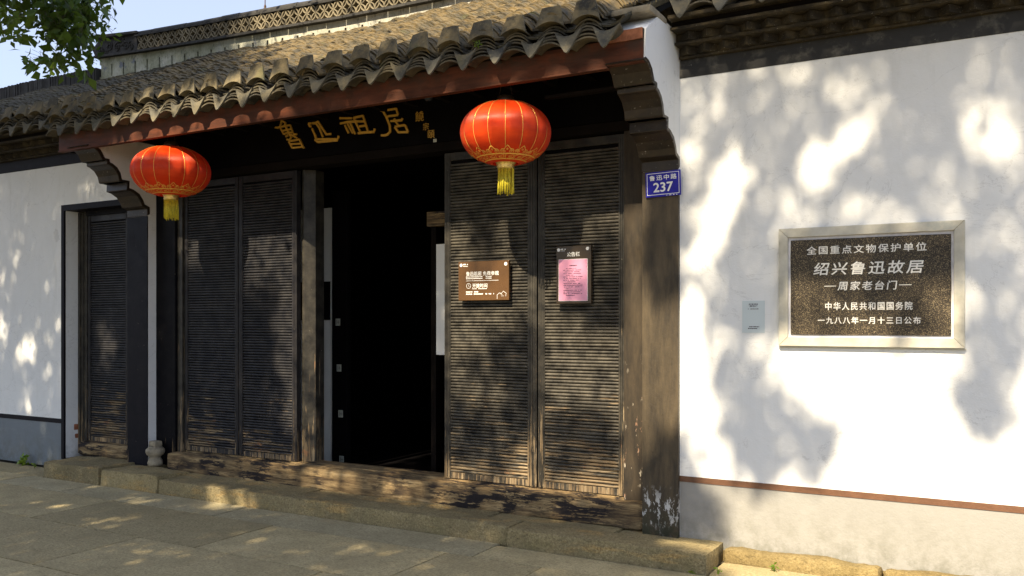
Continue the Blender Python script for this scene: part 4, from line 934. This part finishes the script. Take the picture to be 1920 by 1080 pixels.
ns = empty('notice_board', (-2.635, .07, 1.82), label='dark bronze notice board holding a pink printed sheet on the right slatted leaf', cat='notice board')
Np = lambda o: P(o, ns)
Np(box('panel', -2.772, -2.503, .060, .088, 1.614, 2.022, m_dkbrown, None, .003)); Np(box('pink_sheet', -2.751, -2.531, .0575, .0598, 1.636, 1.925, m_pink)); Np(MB().box(-2.7535, -2.5285, .0580, .0599, 1.6335, 1.636).box(-2.7535, -2.5285, .0580, .0599, 1.925, 1.9275).box(-2.7535, -2.751, .0580, .0599, 1.636, 1.925).box(-2.531, -2.5285, .0580, .0599, 1.636, 1.925).obj('sheet_border', m_white))
mb = MB(); logo(mb, -2.754, 1.995, .0596); logo(mb, -2.530, 1.998, .0596, .012); bars(mb, -2.738, -2.697, 1.999, .0596, .009, 1, .1); bars(mb, -2.738, -2.705, 1.988, .0596, .004, 2, .1); Np(mb.obj('small_print', m_white))
Np(text('lettering', '公告栏', -2.640, .0596, 1.962, .034, m_white, None, width=.100, off=.0007))
mb = MB(); zz = 1.882; bars(mb, -2.668, -2.605, zz, .0571, .007, 4, .1); zz = 1.862
for k in range(17): bars(mb, -2.715+(.02 if k % 4 == 0 else 0), -2.565-(.05 if k % 4 == 0 else 0)-(k*7 % 5)*.006, zz, .0571, .0042, 20+k, .22); zz -= .0118
Np(mb.obj('sheet_print', m_ink))

ps = empty('info_sticker', (-1.37, 0, 1.52), label='small pale information sheet on the white wall left of the plaque', cat='sign')
P(box('sheet', -1.438, -1.299, -.003, -.001, 1.420, 1.620, m_paper), ps)
P(text('lettering', '绍兴鲁迅故居', -1.369, -.0032, 1.598, .012, m_ink, None, width=.056, off=.0003, extr=.0002), ps); P(text('lettering', '周家老台门', -1.369, -.0032, 1.586, .012, m_ink, None, width=.046, off=.0003, extr=.0002), ps)
mb = MB(); bars(mb, -1.402, -1.336, 1.569, -.0031, .005, 3, .1); bars(mb, -1.402, -1.332, 1.458, -.0031, .006, 4, .15); bars(mb, -1.402, -1.332, 1.447, -.0031, .006, 5, .15); P(mb.obj('small_print', m_ink), ps)

# ============================================================ weeds
def leaf_quads(n, cen, size, asp=.5, droop=.3, upb=.4, r_=rng):
    """n leaves, each a bent 4-triangle blade; cen (n,3)"""
    d = r_.normal(size=(n, 3)); d[:, 2] -= droop; d /= np.linalg.norm(d, axis=1)[:, None]
    q = r_.normal(size=(n, 3)); q[:, 2] += upb; s_ = np.cross(d, q); s_ /= np.linalg.norm(s_, axis=1)[:, None]; nn = np.cross(s_, d)
    L_ = size*r_.uniform(.7, 1.25, n)[:, None]; W_ = L_*asp*.5
    a = cen; m1 = cen+d*L_*.45+nn*L_*.04; t = cen+d*L_-nn*L_*.05
    V = np.stack([a, m1+s_*W_+nn*L_*.05, t, m1-s_*W_+nn*L_*.05, m1], 1).reshape(-1, 3)
    i = np.arange(n)*5; F = np.concatenate([np.stack([i, i+1, i+4], 1), np.stack([i+1, i+2, i+4], 1), np.stack([i+2, i+3, i+4], 1), np.stack([i+3, i, i+4], 1)])
    return V, F
def leaves_obj(name, cen, size, mat, parent, **k):
    V, F = leaf_quads(len(cen), cen, size, **k); me_ = bpy.data.meshes.new(name)
    me_.vertices.add(len(V)); me_.vertices.foreach_set('co', V.astype(np.float32).ravel()); me_.loops.add(F.size); me_.loops.foreach_set('vertex_index', F.astype(np.int32).ravel())
    me_.polygons.add(len(F)); me_.polygons.foreach_set('loop_start', np.arange(0, F.size, 3, dtype=np.int32)); me_.polygons.foreach_set('loop_total', np.full(len(F), 3, dtype=np.int32)); me_.update(calc_edges=True)
    return link(name, me_, mat, parent)
def weed(x, y, z, n, s, label):
    r_ = empty('weed', (x, y, z), label=label, cat='weed'); mb = MB(); cs = []
    for k in range(n):
        a = random.uniform(0, 6.3); h = s*random.uniform(.5, 1.); rr = s*.7*random.random(); top = (rr*math.cos(a), rr*math.sin(a)*.6, h); mb.tube([(0, 0, -.01), (top[0]*.4, top[1]*.4, h*.6), top], .0012, 4); cs += [top, (top[0]*.7, top[1]*.7, h*.8), (top[0]*.9, top[1]*.9, h*.5)]
    mb.obj('stem', m_weed, r_); leaves_obj('foliage', np.array(cs), s*.55, m_weed, r_, asp=.6, droop=-.2)
weed(-8.85, -.10, 0, 9, .10, 'bright green weed at the foot of the shaded left wall'); weed(-8.55, -.16, 0, 5, .05, 'low green weed beside the left end of the doorstep')
weed(-1.62, -.455, -.01, 4, .035, 'tiny yellow green weed below the right front of the doorstep'); weed(-1.475, -.40, 0, 4, .035, 'tiny weed in the corner between doorstep end and footing'); weed(-1.20, -.19, 0, 5, .045, 'small yellow green weed before the ochre wall footing')
weed(-2.93, -.735, 3.24, 4, .04, 'tiny moss plant growing between eave tiles above the right lantern')

# ============================================================ trees
# street trees stand behind the viewer; their crowns throw the dappled shade
rows_ = SHADE.split('\n'); GR = np.array([[int(c) for c in r] for r in rows_])/9.
NW_, NU_ = GR.shape
def dens(u, w):
    fi = (u-MASK_U0)/MASK_STEP-.5; fj = (w-MASK_W0)/MASK_STEP-.5
    i0 = np.clip(np.floor(fi).astype(int), 0, NU_-2); j0 = np.clip(np.floor(fj).astype(int), 0, NW_-2); a = np.clip(fi-i0, 0, 1); b = np.clip(fj-j0, 0, 1)
    return GR[j0, i0]*(1-a)*(1-b)+GR[j0, i0+1]*a*(1-b)+GR[j0+1, i0]*(1-a)*b+GR[j0+1, i0+1]*a*b
K = 1.01
def street_tree(name, x, y, u0, u1, yr, n, label, trunk_r, seedn):
    r_ = np.random.default_rng(seedn); root = empty(name, (x, y, 0), label=label, cat='tree', group='street trees behind the viewer')
    u = r_.uniform(u0, u1, n); w = r_.uniform(-3.6, 7.0, n); p = dens(u, w)
    # clumps: leaves gather on twigs
    cl = np.array([noise.noise(Vector((a*3.1, b*3.1, seedn)))+.7*noise.noise(Vector((a*8., b*8., seedn+5))) for a, b in zip(u, w)]); p = np.clip((p-.5)*1.35+.47+np.where((p > .15) & (p < .9), cl*.42, 0), 0, 1)
    keep = r_.random(n) < p; u, w = u[keep], w[keep]; yy = r_.uniform(yr[0], yr[1], len(u))
    cen = np.stack([u, yy, w-K*yy], 1)-np.array((x, y, 0)); leaves_obj('crown', cen, .12, m_leaf2, root, asp=.62)
    hz_ = 5.5; mb = MB().tube([(0, 0, -.1), (.05, .02, 1.5), (-.04, .05, 3.5), (0, .1, hz_)], trunk_r, 12, r2=trunk_r*.7)
    for k in range(4):
        tx = random.uniform(u0, u1)-x; ty = random.uniform(*yr)-y; tz = random.uniform(11, 15); mb.tube([(0, .1, hz_-.3), (tx*.35, ty*.4, hz_+(tz-hz_)*.3), (tx*.8, ty*.8, hz_+(tz-hz_)*.75), (tx, ty, tz)], trunk_r*.09, 6, r2=.006)
    mb.obj('trunk', m_bark, root)
street_tree('street_tree', 2.6, -10.5, -3.4, 1.6, (-10.8, -7.2), 88000, 'tall leafy street tree behind the viewer to the right', .22, 11)
street_tree('street_tree', -13.8, -8.5, -12.6, -7.6, (-8.6, -6.0), 88000, 'tall leafy street tree behind the viewer far to the left', .24, 12)
street_tree('street_tree', -4.6, -14.0, -7.6, -3.4, (-10.2, -6.8), 78000, 'tall leafy street tree behind the viewer opposite the gate', .25, 13)

# tree at upper left whose branches hang in front of the roof
ct = empty('camphor_tree', (-9.6, -3.6, 0), label='green leafy tree whose branches hang into the sky above the left roof', cat='tree')
cF, cR = Vector((-math.sin(R(29.4)), math.cos(R(29.4)), 0)), Vector((math.cos(R(29.4)), math.sin(R(29.4)), 0))
SPR = [(60,6,80,26,60,7.4,5),(20,52,24,20,18,7.2,4),(120,45,52,34,90,7.5,5),(150,15,45,22,34,7.7,4),(70,108,20,16,10,7.3,3),(108,112,18,16,12,7.3,4),(150,100,30,26,20,7.6,4),(185,62,30,16,12,7.8,3),(200,30,12,22,5,7.9,3),(40,-60,110,50,120,7.4,5),(150,-45,60,40,50,7.8,4),(205,-10,20,12,4,7.8,3)]
C_ = Vector((0, -5.5, 1.5)); cen = []; big = []; tw = MB(); r2 = random.Random(5)
for px, py, rx, ry, n, dz, sz in SPR:
    # a spray of twigs around a point of the crown
    for k in range(n):
        a = r2.uniform(0, 6.283); q = math.sqrt(r2.random()); d = dz+r2.uniform(-.35, .35)
        x_, y_ = px+rx*q*math.cos(a), py+ry*q*math.sin(a)
        base = C_+(cF+cR*((x_-960)/1641)+Vector((0, 0, (600-y_)/1641)))*d
        ln = r2.uniform(.10, .22); dr = Vector((r2.uniform(-.2, 1), r2.uniform(-.6, .6), r2.uniform(-.75, .1))).normalized()
        pts = [base-dr*ln*.5, base+Vector((0, 0, .01)), base+dr*ln*.5+Vector((0, 0, -.02))]
        tw.tube([p-ct.location for p in pts], .0018, 3, r2=.001, caps=False)
        for t in range(sz):
            f_ = t/max(1, sz-1); p = pts[0].lerp(pts[2], f_); (cen if r2.random() < .75 else big).append(tuple(p-ct.location+Vector((r2.uniform(-.02, .02), r2.uniform(-.03, .03), r2.uniform(-.02, .02)))))
leaves_obj('crown', np.array(cen), .082, m_leaf, ct, asp=.5, droop=.45); leaves_obj('crown', np.array(big), .11, m_leaf, ct, asp=.62, droop=.35)
# upper crown out of view, and limbs
up = rng.normal(size=(9000, 3))*np.array((1.5, 1.2, .9))+np.array((1.2, 1.2, 6.3)); up = up[(up[:, 2] > 5.4)]
leaves_obj('crown', up, .09, m_leaf, ct)
tw.tube([(0, 0, -.1), (.1, .1, 2), (.0, .2, 3.6), (.6, .6, 5)], .17, 10, r2=.10)
tw.tube([(.3, .4, 4.3), (1.2, 1.0, 4.9), (2.1, 1.6, 4.75), (2.9, 2.0, 4.5)], .05, 7, r2=.012); tw.tube([(.5, .5, 4.8), (1.4, 1.6, 5.3), (2.2, 2.6, 5.0)], .05, 7, r2=.012); tw.tube([(.6, .6, 5), (1.2, 1.2, 6.2), (1.5, 1.4, 7.2)], .07, 7, r2=.02)
tw.obj('trunk', m_bark, ct)
